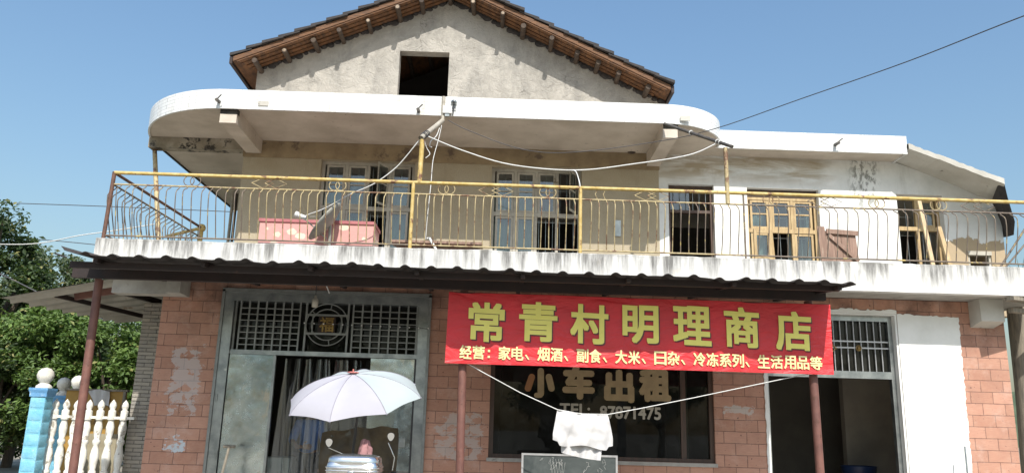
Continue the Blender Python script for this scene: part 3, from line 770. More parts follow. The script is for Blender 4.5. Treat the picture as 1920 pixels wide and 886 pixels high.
# ------------------------------------------------------------------ windows of the upper floor
def casement(op, cols, zsplit, mat, recess=.1, open_cols=(), head=0., pane=M['glass'], curtain=True, bars=True, missing=(), sub=.52, low_open=()):
    x0, x1, z0, z1 = op; y = YU+recess
    z1 -= head
    fw = .055
    fr = MB().box(x0, x0+fw, y, y+.07, z0, z1).box(x1-fw, x1, y, y+.07, z0, z1).box(x0+fw, x1-fw, y, y+.07, z1-fw, z1).box(x0+fw, x1-fw, y, y+.07, z0, z0+fw)
    iw = (x1-x0-2*fw)/cols
    for k in range(1, cols): fr.box(x0+fw+iw*k-.025, x0+fw+iw*k+.025, y+.003, y+.067, z0+fw, z1-fw)
    fr.box(x0+fw, x1-fw, y-.004, y+.06, zsplit-.035, zsplit+.035)
    Wd = MB()
    W = fr.build('window', mat, H)
    for k in range(cols):
        a, b = x0+fw+iw*k+.03, x0+fw+iw*(k+1)-.03
        for (p, q, up) in ((zsplit+.04, z1-fw-.005, True), (z0+fw+.005, zsplit-.04, False)):
            if (k, up) in missing: continue
            sm = MB(); s = .038
            opn = (k in open_cols and up) or (k in low_open and not up)
            w_ = b-a
            loc = [(0, s, p, q), (w_-s, w_, p, q), (s, w_-s, q-s, q), (s, w_-s, p, p+s)]
            m_ = p+(q-p)*(sub if up else .42)
            loc.append((s, w_-s, m_-.012, m_+.012))
            ang = R(62) if opn else 0
            def tr(u, v, z): return (a+w_-(w_-u)*math.cos(ang)-v*math.sin(ang)*-1*0, y+.01+v-(w_-u)*math.sin(ang), z) if k in open_cols else (a+u*math.cos(ang), y+.01+v-u*math.sin(ang), z)
            for (u0, u1, zz0, zz1) in loc:
                vs = [tr(u, v, z) for u in (u0, u1) for v in (0, .035) for z in (zz0, zz1)]
                sm.add(vs, [(0,1,3,2),(4,6,7,5),(0,4,5,1),(2,3,7,6),(0,2,6,4),(1,5,7,3)])
            sm.build('sash', mat, W)
            pm = MB(); vs = [tr(u, .018, z) for u in (s, w_-s) for z in (p+s, q-s)]
            pm.add(vs, [(0, 2, 3, 1)]); pm.build('pane', pane, W)
    if bars:
        bm = MB()
        nb = int((x1-x0)/.12)
        for k in range(1, nb): xx = x0+(x1-x0)*k/nb; bm.tube([(xx, y+.12, z0), (xx, y+.12, z1)], .007, 6)
        for zz in (z0+.3, zsplit-.1, z1-.35): bm.tube([(x0, y+.12, zz), (x1, y+.12, zz)], .006, 6)
        bm.build('window_bars', M['framesteel'], W)
    if curtain:
        cm = MB(); n = 90; vs = []; fs = []
        for k in range(n+1):
            xx = x0+(x1-x0)*k/n; yy = y+.2+.018*math.sin(xx*46+math.sin(xx*7)*2)
            vs += [(xx, yy, z0), (xx, yy, z1-.28)]
        gap = curtain if isinstance(curtain, tuple) else (9, 9)
        for k in range(n):
            if gap[0] < k/n < gap[1]: continue
            fs.append((2*k, 2*k+2, 2*k+3, 2*k+1))
        cm.add(vs, fs, True); cm.build('curtain', M['curtain'], W)
    return W
zsp = P(690, 388, YU).z
casement(W1, 4, zsp, M['palewood'], open_cols=(2,), missing=((2, False),), curtain=(.5, .75))
casement(W2, 4, P(1000, 400, YU).z, M['palewood'], open_cols=(3,), missing=((2, False), (3, False)), curtain=(.52, 1.1))
casement(W4, 3, P(1470, 430, YU).z, M['yellowwood'], head=.13, recess=.12, curtain=(.3, .62), missing=((1, False),))
MB().box(W4[0], W4[1], YU+.11, YU+.2, W4[3]-.13, W4[3]).build('lintel_board', M['darkwood'], H)
casement(W5, 2, P(1720, 425, YU).z, M['yellowwood'], head=.0, recess=.14, curtain=False, missing=((0, True), (0, False), (1, False)), low_open=())
# small opening far right and the open doorway
x0, x1, z0, z1 = W6
MB().box(x0, x1, YU-.02, YU+.1, z1-.07, z1).box(x0, x0+.04, YU+.02, YU+.1, z0, z1-.07).box(x1-.04, x1, YU+.02, YU+.1, z0, z1-.07).build('window', M['palewood'], H, label='small low window opening with a grey wooden frame')
x0, x1, z0, z1 = W3; zt_ = P(1295, 392, YU).z
dr = MB().box(x0, x0+.05, YU+.1, YU+.18, z0, z1).box(x1-.05, x1, YU+.1, YU+.18, z0, z1).box(x0+.05, x1-.05, YU+.1, YU+.18, z1-.05, z1).box(x0+.05, x1-.05, YU+.1, YU+.18, zt_-.04, zt_+.01).build('doorway', M['darkwood'], H)
mb = MB()
for k in range(1, 7): xx = x0+(x1-x0)*k/7; mb.tube([(xx, YU+.14, zt_), (xx, YU+.14, z1-.05)], .007, 6)
mb.build('window_bars', M['framesteel'], dr)
MB().add([(x0+.05, YU+.16, zt_), (x0+.4, YU+.16, zt_), (x0+.4, YU+.16, z1-.05), (x0+.05, YU+.16, z1-.05)], [(0, 1, 2, 3)]).build('pane', M['glass'], dr)
# small metal meter plate on the beige wall and damp cover
a = P(1153, 413, YU-.01); b = P(1164, 443, YU-.01)
MB().box(a.x, b.x, YU-.03, YU-.002, b.z, a.z).build('meter_plate', M['framesteel'], H)
# back downpipe
p = P(434, 395, 5.5)
MB().tube([(p.x, 5.5, 6.3), (p.x, 5.5, 3.6)], .035, 8).build('downpipe', M['pipe'], H)
p = P(441, 395, 5.6); MB().tube([(p.x, 5.6, 6.3), (p.x, 5.6, 3.6)], .03, 8).build('downpipe', M['blackpipe'], H)
# old swallow nests where the beams meet the wall
for (px, py) in ((497, 255), (1190, 282)):
    p = P(px, py, YU-.08); mb = MB(); r = random.Random(px)
    for k in range(16):
        a = p+Vector((r.uniform(-.16, .16), r.uniform(-.1, 0), r.uniform(-.03, .03))); b = a+Vector((r.uniform(-.15, .15), r.uniform(-.05, .03), r.uniform(-.04, .05)))
        mb.tube([a, (a+b)/2+Vector((0, 0, .02)), b], .005, 5)
    mb.sell(p+Vector((-.05, .03, 0)), (.09, .06, .05), 1, 12, 8)
    mb.build('mud_nest', M['log'], H)

# ------------------------------------------------------------------ ground floor: steel entrance one
x0, x1, z0, z1 = d1; fw = .13; y0 = -.03; y1 = .13
D1 = MB().box(x0, x0+fw, y0, y1, z0, z1).box(x1-fw, x1, y0, y1, z0, z1).box(x0+fw, x1-fw, y0, y1, z1-.12, z1).box(x0+fw, x1-fw, y0+.03, y1, P(600, 663, 0).z-.03, P(600, 663, 0).z+.03).build('steel_entrance', M['framesteel'], H)
zt0 = P(600, 663, 0).z+.03; zt1 = z1-.12
MB().box(x0-.04, x0-.002, -.05, -.002, z0, z1+.03).box(x1+.002, x1+.04, -.05, -.002, z0, z1+.03).box(x0-.04, x1+.04, -.05, -.002, z1+.002, z1+.05).build('door_trim', M['grille'], D1)
gm = MB(); yy = .04
def grid(xa, xb, nv, nh):
    for k in range(nv+1):
        xx = xa+(xb-xa)*k/nv; gm.box(xx-.011, xx+.011, yy-.011, yy+.011, zt0, zt1)
    for k in range(nh):
        zz = zt0+(zt1-zt0)*(k+.9)/nh
        if zz < zt1-.02: gm.box(xa, xb, yy-.007, yy+.007, zz-.007, zz+.007)
ga = P(450, 600, yy).x; gb = P(562, 600, yy).x; gc = P(662, 600, yy).x; gd = P(782, 600, yy).x
grid(ga, gb, 7, 8); grid(gc, gd, 7, 8)
for xx in (P(574, 600, yy).x, P(653, 600, yy).x, x0+fw+.02, x1-fw-.02): gm.box(xx-.013, xx+.013, yy-.013, yy+.013, zt0, zt1)
cc = P(613, 608, yy)
gm.torus(cc, .29, .009, (0, 1, 0), 48, 6); gm.torus(cc, .215, .009, (0, 1, 0), 44, 6)
for dz in (-.13, .13): gm.box(cc.x-.3, cc.x+.3, yy-.012, yy+.012, cc.z+dz-.014, cc.z+dz+.014)
for dx in (-.2, .2): gm.box(cc.x+dx-.008, cc.x+dx+.008, yy-.008, yy+.008, cc.z-.13, cc.z+.13)
for q in (30, 80, 140, 210, 280, 330):
    v = Vector((math.cos(R(q)), 0, math.sin(R(q)))); gm.tube([cc+v*.215, cc+v*.29], .008, 6)
gm.build('grille', M['grille'], D1)
em = MB().box(cc.x-.12, cc.x+.12, yy-.01, yy+.0, cc.z-.12, cc.z+.12); em.build('emblem_plate', M['rustdark'], D1)
mb = MB(); put_text(mb, '福', .24, .005, 0, (cc.x, yy-.02, cc.z), 0, .20, .21); mb.build('gold_character', M['gold'], D1)
MB().add([(x0+fw, .11, zt0), (x1-fw, .11, zt0), (x1-fw, .11, zt1), (x0+fw, .11, zt1)], [(0, 1, 2, 3)]).build('transom_pane', M['glassdark'], D1)
zl = zt0-.065
xa, xb = x0+fw+.01, P(515, 700, .02).x
lf = MB().box(xa, xb, .0, .04, z0+.02, zl); lf = lf.build('door_leaf', M['doorsteel'], D1)
MB().box(xb-.03, xb+.004, -.006, .046, z0+.02, zl).build('leaf_edge', M['framesteel'], D1)
xa2, xb2 = P(694, 700, .05).x, x1-fw-.03
lf2 = MB().box(xa2, xb2, .03, .07, z0+.02, zl).build('door_leaf', M['doorsteel'], D1)
MB().box(xb2+.002, xb2+.03, .0, .1, z0+.02, zl).build('leaf_edge', M['blackm'], D1)
p = P(752, 829, .02); MB().box(p.x-.05, p.x+.05, .015, .028, p.z-.06, p.z+.06).sell((p.x-.005, .012, p.z+.015), (.014, .01, .016), .8, 10, 8).sell((p.x-.03, .012, p.z-.02), (.01, .008, .01), .8, 10, 8).build('lock_plate', M['framesteel'], D1)
for py in (745, 850):
    p = P(406, py, -.03); MB().tube([p+Vector((0, 0, -.05)), p+Vector((0, 0, .05))], .014, 8).build('hinge', M['framesteel'], D1)
# plastic strip curtain
r = random.Random(12)
xx = xb+.02; k = 0
while xx < xa2+.1:
    wd = r.uniform(.15, .2); n = 6; m_ = 16; vs = []; fs = []; ph = r.uniform(0, 6); bow = r.uniform(-.04, .04)
    tw = r.uniform(.5, 1.6)
    for j in range(m_+1):
        t_ = j/m_; zz = z0+.05+(zl-.02-z0-.05)*t_
        for i in range(n+1):
            u = i/n; pinch = 1-.45*math.exp(-((t_-1)/.18)**2)
            dx = (u-.5)*wd*pinch+.025*math.sin(t_*5+ph); dy = .03*math.sin(u*6*tw+ph+t_*3)+bow*(1-t_)
            vs.append((xx+wd/2+dx, .22+dy+.012*(k % 2), zz))
    for j in range(m_):
        for i in range(n): a = j*(n+1)+i; fs.append((a, a+1, a+n+2, a+n+1))
    MB().add(vs, fs, True).build('curtain_strip', M['plastic'], D1)
    xx += wd*.86; k += 1

# ---- shop window
x0, x1, z0, z1 = wn; fw = .06
WN = MB().box(x0, x0+fw, .04, .14, z0, z1).box(x1-fw, x1, .04, .14, z0, z1).box(x0+fw, x1-fw, .04, .14, z0, z0+.05).box(x0+fw, x1-fw, .04, .14, z1-.05, z1)
for px in (1280,): 
    xm = P(px, 780, .1).x; WN.box(xm-.035, xm+.035, .06, .12, z0+.05, z1-.05)
WN = WN.build('shop_window', M['darkwood'], H)
MB().box(x0-.02, x1+.02, -.03, .04, z0-.05, z0-.002).build('window_sill', M['concrete'], WN)
MB().add([(x0+fw, .09, z0+.05), (x1-fw, .09, z0+.05), (x1-fw, .09, z1-.05), (x0+fw, .09, z1-.05)], [(0, 1, 2, 3)]).build('pane', M['glassdark'], WN)
sx = P(1282, 800, .3).x; MB().box(sx-.06, sx+.06, .3, .34, z0, 2.6).build('inner_post', M['soffitgrey'], WN)
for ch, px, py, ww, hh in (('车', 1085, 716, 60, 62), ('出', 1161, 723, 56, 60), ('租', 1228, 721, 60, 62)):
    mb = MB(); put_text(mb, ch, .45, .028, 0, P(px, py, .085), -.0, ww/133, hh/133); mb.build('window_character', M['stick'], WN)
pc = P(1017, 718, .085)
def pill(mb, a, b, w_, y):
    a = Vector(a); b = Vector(b); d = (b-a).normalized(); nrm = Vector((-d.z, 0, d.x)); pts = []
    for k in range(9): q = PI/2+PI*k/8; pts.append(a+nrm*math.sin(q)*w_+d*math.cos(q)*w_)
    for k in range(9): q = -PI/2+PI*k/8; pts.append(b+nrm*math.sin(q)*w_+d*math.cos(q)*w_)
    mb.prism([(p.x, y, p.z) for p in pts], (0, -.002, 0))
def pw_(x, y): return P(x, y, .085)
mb = MB(); pill(mb, pw_(1014, 695), pw_(1014, 737), .045, .085); pill(mb, pw_(1006, 740), pw_(1013, 740), .035, .0845); pill(mb, pw_(1029, 706), pw_(1034, 727), .045, .085); mb.build('window_character', M['stick'], WN)
mb = MB(); pill(mb, pw_(997, 706), pw_(990, 727), .045, .085); mb.build('window_stroke', M['stickorange'], WN)
mb = MB(); put_text(mb, 'TEL:', .2, .006, 0, P(1078, 767, .085), 0, 56/133, 22/133); mb.build('window_word', M['stickgrey'], WN); mb = MB(); put_text(mb, '87871475', .2, .007, 0, P(1182, 773, .085), 0, 113/133, 23/133); mb.build('window_phone_number', M['stickgrey'], WN)

# ---- entrance two, right
x0, x1, z0, z1 = d2; yf = .10; zb = P(1600, 703, yf).z
tr = P(1560, 605, yf)
D2 = MB().box(x0, x0+.05, yf, yf+.08, z0, z1-.02).box(x1-.09, x1-.03, yf, yf+.08, z0, z1-.02).box(x0+.05, x1-.09, yf, yf+.08, z1-.1, z1-.02).box(x0+.05, x1-.09, yf, yf+.08, zb-.04, zb+.06).build('door_frame', M['framesteel'], H)
gm = MB(); n = 18
for k in range(1, n):
    xx = x0+.05+(x1-x0-.14)*k/n; gm.tube([(xx, yf+.03, zb+.06), (xx, yf+.03, z1-.1)], .009, 6)
zm = (zb+z1)/2
for dz in (-.045, .045): gm.box(x0+.05, x1-.09, yf+.02, yf+.04, zm+dz-.01, zm+dz+.01)
gm.build('grille', M['aluf'], D2)
for px in (1566, 1610):
    p = P(px, 652, yf+.01)
    mb = MB()
    if px == 1566:
        for s_ in (.09, .06): mb.tube([p+Vector((-s_, 0, s_)), p+Vector((0, 0, 0))+Vector((s_*.2, 0, 0)), p+Vector((-s_, 0, -s_))], .009, 6)
    else: mb.torus(p, .035, .008, (0, 1, 0), 20, 6); mb.torus(p, .012, .012, (0, 1, 0), 16, 6)
    mb.build('gold_rosette', M['gold'], D2)
MB().add([(x0+.05, yf+.06, zb+.06), (x1-.09, yf+.06, zb+.06), (x1-.09, yf+.06, z1-.1), (x0+.05, yf+.06, z1-.1)], [(0, 1, 2, 3)]).build('transom_pane', M['glassdark'], D2)
MB().box(x1-.03, x1-.001, .002, .24, z0, z1-.001).box(x0+.0, x1-.03, .002, .24, z1-.02, z1-.001).build('plaster_reveal', M['white'], H)

# ================================================================== AWNING ON POSTS
AWF, AWB = -2.3, .0
zf = lambda x: 3.27-.006*(x+4.5)
aL = P(112, 478, AWF).x; aR = P(1606, 533, AWF).x
AW = thing('shop_awning', 'dark corrugated sheet awning on rusty red posts along the shopfront', 'awning', ((aL+aR)/2, -1.5, 0))
mb = MB(); n = int((aR-aL)/.02); vs = []; fs = []
for k in range(n+1):
    x = aL+(aR-aL)*k/n; ph = ((x-aL)/.298+.55) % 1.0
    hmp = .030*max(0, math.cos((ph-.5)*PI/.36))**.7 if abs(ph-.5) < .18 else 0
    cr = .06*max(0, 1-(x-aL)/.45)**2        # curled left edge
    for (y_, zb_) in ((AWF+.03*noise.noise(Vector((x*1.3, 0, 0))), zf(x)), (AWF+.9, zf(x)+.06), (AWB-.03, 3.42)):
        z = zb_+hmp+cr*(1 if y_ < -1 else .4)+.012*noise.noise(Vector((x*1.1, y_, 3)))+(.018*noise.noise(Vector((x*2.9, 7, 3))) if y_ < -1 else 0)
        vs += [(x, y_, z), (x, y_, z-.008)]
for k in range(n):
    for j in (0, 2):
        a = k*6+j; b = a+6
        fs += [(a, b, b+2, a+2), (a+1, a+3, b+3, b+1)]
    fs.append((k*6, k*6+1, k*6+7, k*6+6))
mb.add(vs, fs, True); mb.build('corrugated_sheet', M['sheet'], AW)
mb = MB().tube([P(104, 475, AWF), P(125, 482, AWF+.02)], .010, 6); mb.build('bent_rod', M['rustdark'], AW)
mb = MB().box(P(117, 490, AWF+.06).x, aR-.1, AWF+.22, AWF+.27, zf(0)-.075, zf(0)-.003); mb.build('front_beam', M['rustdark'], AW)
mb = MB().box(P(141, 505, -1.5).x, aR-.05, -1.56, -1.48, zf(0)-.1, zf(0)+.01); mb.build('front_beam', M['rustdark'], AW)
for x in [aL+.35+(aR-aL-.5)*k/7 for k in range(8)]:
    MB().bar((x, AWF+.1, zf(x)-.035), (x, -.03, 3.385), .05, .05).build('rafter', M['rustdark'], AW)
zpt = zf(0)-.1
posts = []
for (bx, by, tx, ty) in ((137, 886, 188, 515), (862, 886, 867, 690), (1538, 886, 1525, 705)):
    a = P(bx, by, -1.44); b = P(tx, ty, -1.44); x = (a.x+b.x)/2; posts.append(x)
    dx = (b.x-a.x)/(b.z-a.z)
    mb = MB().tube([(x-dx*1.5, -1.44, .12), (x, -1.44, 1.6), (x+dx*1.5, -1.44, zpt)], .05, 14)
    mb.build('post', M['rust'], AW)
# ================================================================== BANNER
YB = -1.56
bt = [P(842, 547, YB), P(1555, 571, YB), P(1562, 702, YB), P(834, 680, YB)]
BN = thing('shop_banner', 'long red vinyl shop banner with yellow Chinese lettering hung on the awning posts', 'banner', tuple((bt[2]+bt[3])/2))
nx, nz = 60, 8; vs = []; fs = []
def bpt(u, v, off=0):
    top = bt[0].lerp(bt[1], u); bot = bt[3].lerp(bt[2], u); p = top.lerp(bot, v)
    p.y = YB+.014*math.sin(u*17)+.004*math.sin(u*41)-.01+off
    return p
for j in range(nz+1):
    for i in range(nx+1): vs.append(bpt(i/nx, j/nz))
for j in range(nz):
    for i in range(nx): a = j*(nx+1)+i; fs.append((a, a+nx+1, a+nx+2, a+1))
mb = MB().add(vs, fs, True)
vs2 = [Vector(v)+Vector((0, .004, 0)) for v in vs]; mb.add(vs2, [f[::-1] for f in fs], True)
mb.build('vinyl_sheet', M['banner'], BN)
mb = MB().tube([bpt(k/12, .004)+Vector((0, .012, 0)) for k in range(13)], .009, 6); mb.build('hanging_rod', M['rustdark'], BN)
def ban(off):
    def f(X):
        u = (X-bt[0].x)/(bt[1].x-bt[0].x); return YB+.014*math.sin(u*17)+.004*math.sin(u*41)-.01-off
    return f
for k, (ch, px, py, ww, hh) in enumerate((('常', 912, 603, 68, 74), ('青', 1009, 603, 72, 74), ('村', 1105, 607, 72, 74), ('明', 1201, 607, 68, 72), ('理', 1297, 610, 72, 74), ('商', 1391, 613, 68, 76), ('店', 1488, 620, 68, 74))):
    y_ = YB-.02; s_ = 156.
    mb = MB(); put_text(mb, ch, .46, .0145, 0, P(px+2.4, py+2.4, y_), -.03, ww/s_, hh/s_, ban(.008)); mb.build('character_shadow', M['lettershadow'], BN)
    mb = MB(); put_text(mb, ch, .46, .0135, 0, P(px, py, y_), -.03, ww/s_, hh/s_, ban(.014)); mb.build('character', M['letter'], BN)
line = '经营：家电、烟酒、副食、大米、日杂、冷冻系列、生活用品等'
xa, ya, xb_, yb_ = 873, 659, 1530, 680
mb = MB(); n = len(line); y_ = YB-.02
for k, ch in enumerate(line):
    u = k/(n-1); px = xa+(xb_-xa)*u; py = ya+(yb_-ya)*u
    if ch in '：、':
        p = P(px-(6 if ch == '、' else 5), py+(7 if ch == '、' else 2), y_); p.y = ban(.012)(p.x)
        if ch == '、': mb.prism([p+Vector((-.03, 0, .03)), p+Vector((-.01, 0, .035)), p+Vector((.025, 0, -.02)), p+Vector((.01, 0, -.025))], (0, -.002, 0))
        else:
            for dz in (.035, -.035): mb.box(p.x-.013, p.x+.013, p.y-.002, p.y, p.z+dz-.013, p.z+dz+.013)
        if ch == '、': mb.build('small_word', M['letterpale'], BN); mb = MB()
    else:
        put_text(mb, ch, .18, .0034, 0, P(px, py, y_), -.03, 22.5/156, 25/156, ban(.012))
mb.build('small_word', M['letterpale'], BN)
# washing line with shirt
pts = []
for (px, py) in ((868, 676), (905, 697), (975, 735), (1045, 767), (1090, 775), (1140, 776), (1200, 765), (1300, 745), (1400, 724), (1495, 704), (1524, 699)): pts.append(P(px, py, -1.50))
pts[0].x = posts[1]; pts[-1].x = posts[2]
wl = MB().tube(pts, .006, 6); tag(wl.build('washing_line', M['cable'], loc=tuple(pts[5])), 'white cord strung between two rusty posts below the red banner', 'washing line')
# shirt: draped cloth, two hanging layers
def drape(name, top0, top1, wfun, length, mt, Yc, seed, loc):
    pass
mb = MB(); 
nx, nz = 26, 16
for layer, (L, yo, xo) in enumerate(((.50, .02, (.03, -.06)), (.385, -.025, (-.0, .0)))):
    vs = []; fs = []
    for j in range(nz+1):
        v = j/nz
        for i in range(nx+1):
            u = i/nx
            xl = 1045+(1140-1045)*u; yt = 767+(10)*math.sin(u*PI/2)
            top = P(xl, yt+1, -1.5)
            flare = (u-.5)*.13*min(v, .8)*(1 if layer else -.5)
            zb_ = L*(1+ (.05*math.sin(u*9) if layer else .06*(u-.3)))
            if layer: zb_ *= 1-.10*(abs(u-.5) > .42)
            fold = .022*math.sin(u*15+v*2.5+layer)*(.25+v)+.010*math.sin(u*33+v*6)+.02*noise.noise(Vector((u*5, v*4, layer*3)))
            vs.append((top.x+flare+xo[0]*v*(1-u)+xo[1]*v*u, top.y+yo*min(1, v*4)+fold, top.z-zb_*v+.006))
    for j in range(nz):
        for i in range(nx): a = j*(nx+1)+i; fs.append((a, a+nx+1, a+nx+2, a+1))
    mb.add(vs, fs, True)
    mb.add([Vector(v)+Vector((0, .006*(1 if layer == 0 else -1), 0)) for v in vs], [f[::-1] for f in fs], True)
sh = mb.build('white_shirt', M['cloth'], loc=tuple(P(1092, 776, -1.5))); tag(sh, 'white cotton shirt folded over the washing line above the blackboard', 'shirt')

# blackboard on a trestle
YK = -.75
a = P(978, 849, YK); b = P(1158, 852, YK); zt_ = (a.z+b.z)/2; hb = .85
BB = thing('blackboard', 'scribbled blackboard with grey metal edge standing under the shop window', 'blackboard', ((a.x+b.x)/2, YK, .12))
MB().box(a.x+.02, b.x-.02, YK+.004, YK+.02, zt_-hb, zt_-.02).build('board', M['chalkboard'], BB)
MB().box(a.x, b.x, YK-.006, YK+.03, zt_-.025, zt_).box(a.x, b.x, YK-.006, YK+.03, zt_-hb-.02, zt_-hb+.005).box(a.x, a.x+.025, YK-.006, YK+.03, zt_-hb+.005, zt_-.025).box(b.x-.025, b.x, YK-.006, YK+.03, zt_-hb+.005, zt_-.025).build('frame', M['aluf'], BB)
for x in (a.x+.1, b.x-.1): MB().bar((x, YK+.05, zt_-.1), (x, YK+.35, .12), .04, .03).build('leg', M['darkwood'], BB)
for x in (a.x+.1, b.x-.1): MB().bar((x, YK+.045, zt_-.2), (x, YK-.05, .12), .04, .03).build('leg', M['darkwood'], BB)
mb = MB(); r = random.Random(5)
for k in range(46):
    p = Vector((r.uniform(a.x+.08, b.x-.1), YK+.002, zt_-r.uniform(.05, .55))); pts = [p.copy()]
    for j in range(r.randint(2, 4)):
        p = p+Vector((r.uniform(-.035, .045), 0, r.uniform(-.05, .05)))
        p.z = min(p.z, zt_-.04); pts.append(p.copy())
    mb.tube(pts, .0018, 4)
for k in range(5):
    x = a.x+.36+k*.035; mb.tube([(x, YK+.002, zt_-.06), (x+.03, YK+.002, zt_-.25), (x+.05, YK+.002, zt_-.1)], .002, 4)
mb.build('chalk_scribbles', M['chalk'], BB)

# ================================================================== BALCONY RAILING
YR = -.53
RL = thing('balcony_railing', 'yellow painted steel railing with bowed bars along the balcony edge', 'railing', (P(215, 322, YR).x, YR, ZS1))
c0 = P(215, 322, YR); ztop = P(1085, 352, YR).z; zmid = ztop-.165; zbot = ZS1+.055
xr0 = c0.x; xr1 = 7.45; sidey = 2.45
cs = PZ(378, 427, ztop)
def seg(a, b, r_, mt, name): MB().tube([a, b], r_, 8).build(name, mt, RL)
ps = [P(px, 400, YR).x for px in (772, 1088, 1395)]
xs = [xr0]+ps+[xr1]
for i, (a, b) in enumerate(zip(xs, xs[1:])):
    seg((a, YR, ztop), (b, YR, ztop), .026, M['yellow'], 'top_rail')
    seg((a, YR, zmid), (b, YR, zmid), .012, M['yellowpale'] if i < 3 else M['raildark'], 'middle_rail')
    seg((a, YR, zbot), (b, YR, zbot), .012, M['yellowpale'] if i in (1, 2) else M['raildark'], 'bottom_rail')
seg((xr0, YR, ztop), (cs.x, cs.y, ztop), .022, M['railrust'], 'side_rail'); seg((xr0, YR, zmid), (cs.x, cs.y, zmid), .014, M['raildark'], 'side_rail'); seg((xr0, YR, zbot), (cs.x, cs.y, zbot), .012, M['raildark'], 'side_rail')
seg((xr0+.0, YR, ztop+.01), (xr0-.02, YR, 3.80), .028, M['railrust'], 'post')
seg((cs.x, cs.y, ztop+.05), (cs.x, cs.y, 3.62), .04, M['yellow'], 'post')
MB().sell((cs.x, cs.y, ztop), (.07, .07, .07), .9, 12, 8).build('post_knob', M['yellow'], RL)
e2 = P(312, 443, cs.y+.3)
seg((cs.x, cs.y, ztop), e2, .03, M['yellow'], 'stair_rail')
for k in range(6):
    p = Vector((cs.x, cs.y, ztop)).lerp(e2, (k+.6)/6); seg(p, p+Vector((.03, 0, -.35)), .01, M['yellowpale'], 'stair_bar')
for i, x in enumerate(ps): seg((x, YR, ztop), (x, YR, 3.82), .026 if i < 2 else .014, M['yellow'] if i < 2 else M['raildark'], 'post')
# bowed balusters
r = random.Random(21)
cand = []
x = xr0+.13
while x < xr1-.05:
    if min(abs(x-q) for q in ps) > .05: cand.append(x)
    x += .113 if x < P(1380, 400, YR).x else .137
def baluster_pts(x, y, dirv, amp, k=0):
    lx = r.gauss(0, .006); bend = 1+r.uniform(-.25, .25); pts = []
    prof = [(0, 0), (.05, .25), (.12, .85), (.17, 1.0), (.3, .95), (.5, .7), (.75, .35), (1, 0)]
    for (t_, o) in prof:
        z = zmid+(zbot-zmid)*t_; q = o*amp*bend
        pts.append((x+dirv[0]*q+lx*math.sin(t_*PI), y+dirv[1]*q, z))
    return pts
vis = [x for x in cand]
for k, x in enumerate(vis[:100]):
    px_mat = M['yellowpale'] if x > P(470, 400, YR).x and x < P(1260, 400, YR).x else M['raildark']
    MB().tube(baluster_pts(x, YR, (0, -1), .13), .0072, 6).build('baluster', px_mat, RL)
mb = MB()
for x in vis[100:]: mb.tube(baluster_pts(x, YR, (0, -1), .13), .0072, 6)
n = 24
for k in range(1, n):
    p = Vector((xr0, YR, 0)).lerp(Vector((cs.x, cs.y, 0)), k/n); mb.tube(baluster_pts(p.x, p.y, (-1, 0), .12), .0072, 6)
o = mb.build('baluster', M['raildark'], RL); o['kind'] = 'stuff'
zo = (ztop+zmid)/2; hh = (ztop-zmid)/2-.012
def rings(px, mt):
    x = P(px, 360, YR).x; b = MB()
    for dx in (-.045, .045): b.torus((x+dx, YR, zo), hh, .0068, (0, 1, 0), 24, 5)
    b.build('ring_ornament', mt, RL)
def diam(px, mt):
    x = P(px, 360, YR).x; b = MB()
    for (dx, w_, h_) in ((-.09, .15, hh), (.09, .15, hh)):
        b.tube([(x+dx-w_, YR, zo), (x+dx, YR, zo+h_), (x+dx+w_, YR, zo), (x+dx, YR, zo-h_), (x+dx-w_, YR, zo)], .0065, 5)
    b.build('diamond_ornament', mt, RL)
for px in (358,): rings(px, M['raildark'])
for px in (632, 837, 1027, 1445): rings(px, M['yellowpale'])
for px in (1642, 1757): rings(px, M['yellowpale'])
for px in (503, 930, 1222): diam(px, M['yellowpale'])
for px in (1545, 1830): diam(px, M['raildark'])
b = MB()
for px in (1116, 1131):
    p = P(px, 366, YR); b.tube([(p.x+.03, YR, ztop-.02), (p.x, YR, zo), (p.x+.03, YR, zmid)], .006, 5)
b.build('chevron_ornament', M['yellowpale'], RL)
mb = MB().tube([P(1876, 500, YR+.06), P(1935, 408, YR+.06)], .014, 6).tube([P(1886, 500, YR+.1), P(1945, 430, YR+.1)], .012, 6); mb.build('brace', M['raildark'], RL)
# stay posts and poles between railing and canopy
p0 = P(789, 259, YR-.03); p1 = P(830, 226, .76)
UP = thing('middle_stay', 'yellow upright and grey pipe tied from the railing to the canopy edge middle', 'pole', tuple(P(786, 345, YR)))
MB().tube([P(792, 262, YR+.01), Vector((P(786, 345, YR).x, YR, ztop))], .034, 10).build('upright', M['yellow'], UP)
dd = (p0-p1).normalized()
MB().tube([p1, p0], .036, 12, cap=False).tube([p1, p0-dd*.03], .028, 12).tube([p1+Vector((0, -.0, .0)), Vector((p1.x, .755, ZC1-.01))], .03, 8).build('pipe', M['pipe'], UP)
b = MB()
for t_ in (.75, .8, .86, .9): c_ = p1.lerp(p0, t_); b.torus(c_, .042, .007, tuple(dd), 14, 5)
b.build('wire_binding', M['cabledark'], UP)
q0_ = P(1246, 232, .76); q1_ = P(1373, 275, YR-.1)
U2 = thing('right_stay', 'rusty upright and long black pipe tied from the railing to the canopy curve', 'pole', tuple(P(1364, 385, YR)))
MB().tube([P(1360, 277, YR), Vector((P(1365, 388, YR).x, YR, zmid))], .03, 10).build('upright', M['yellowpale'], U2)
MB().tube([q0_, q1_], .025, 10).build('pipe', M['blackpipe'], U2)
b = MB()
for t_ in (.42, .8, .84): b.torus(q0_.lerp(q1_, t_), .03, .009, tuple((q1_-q0_).normalized()), 14, 5)
b.build('wire_binding', M['cable'], U2)
lp = PZ(289, 266, ZC0-.02); lx = lp.x
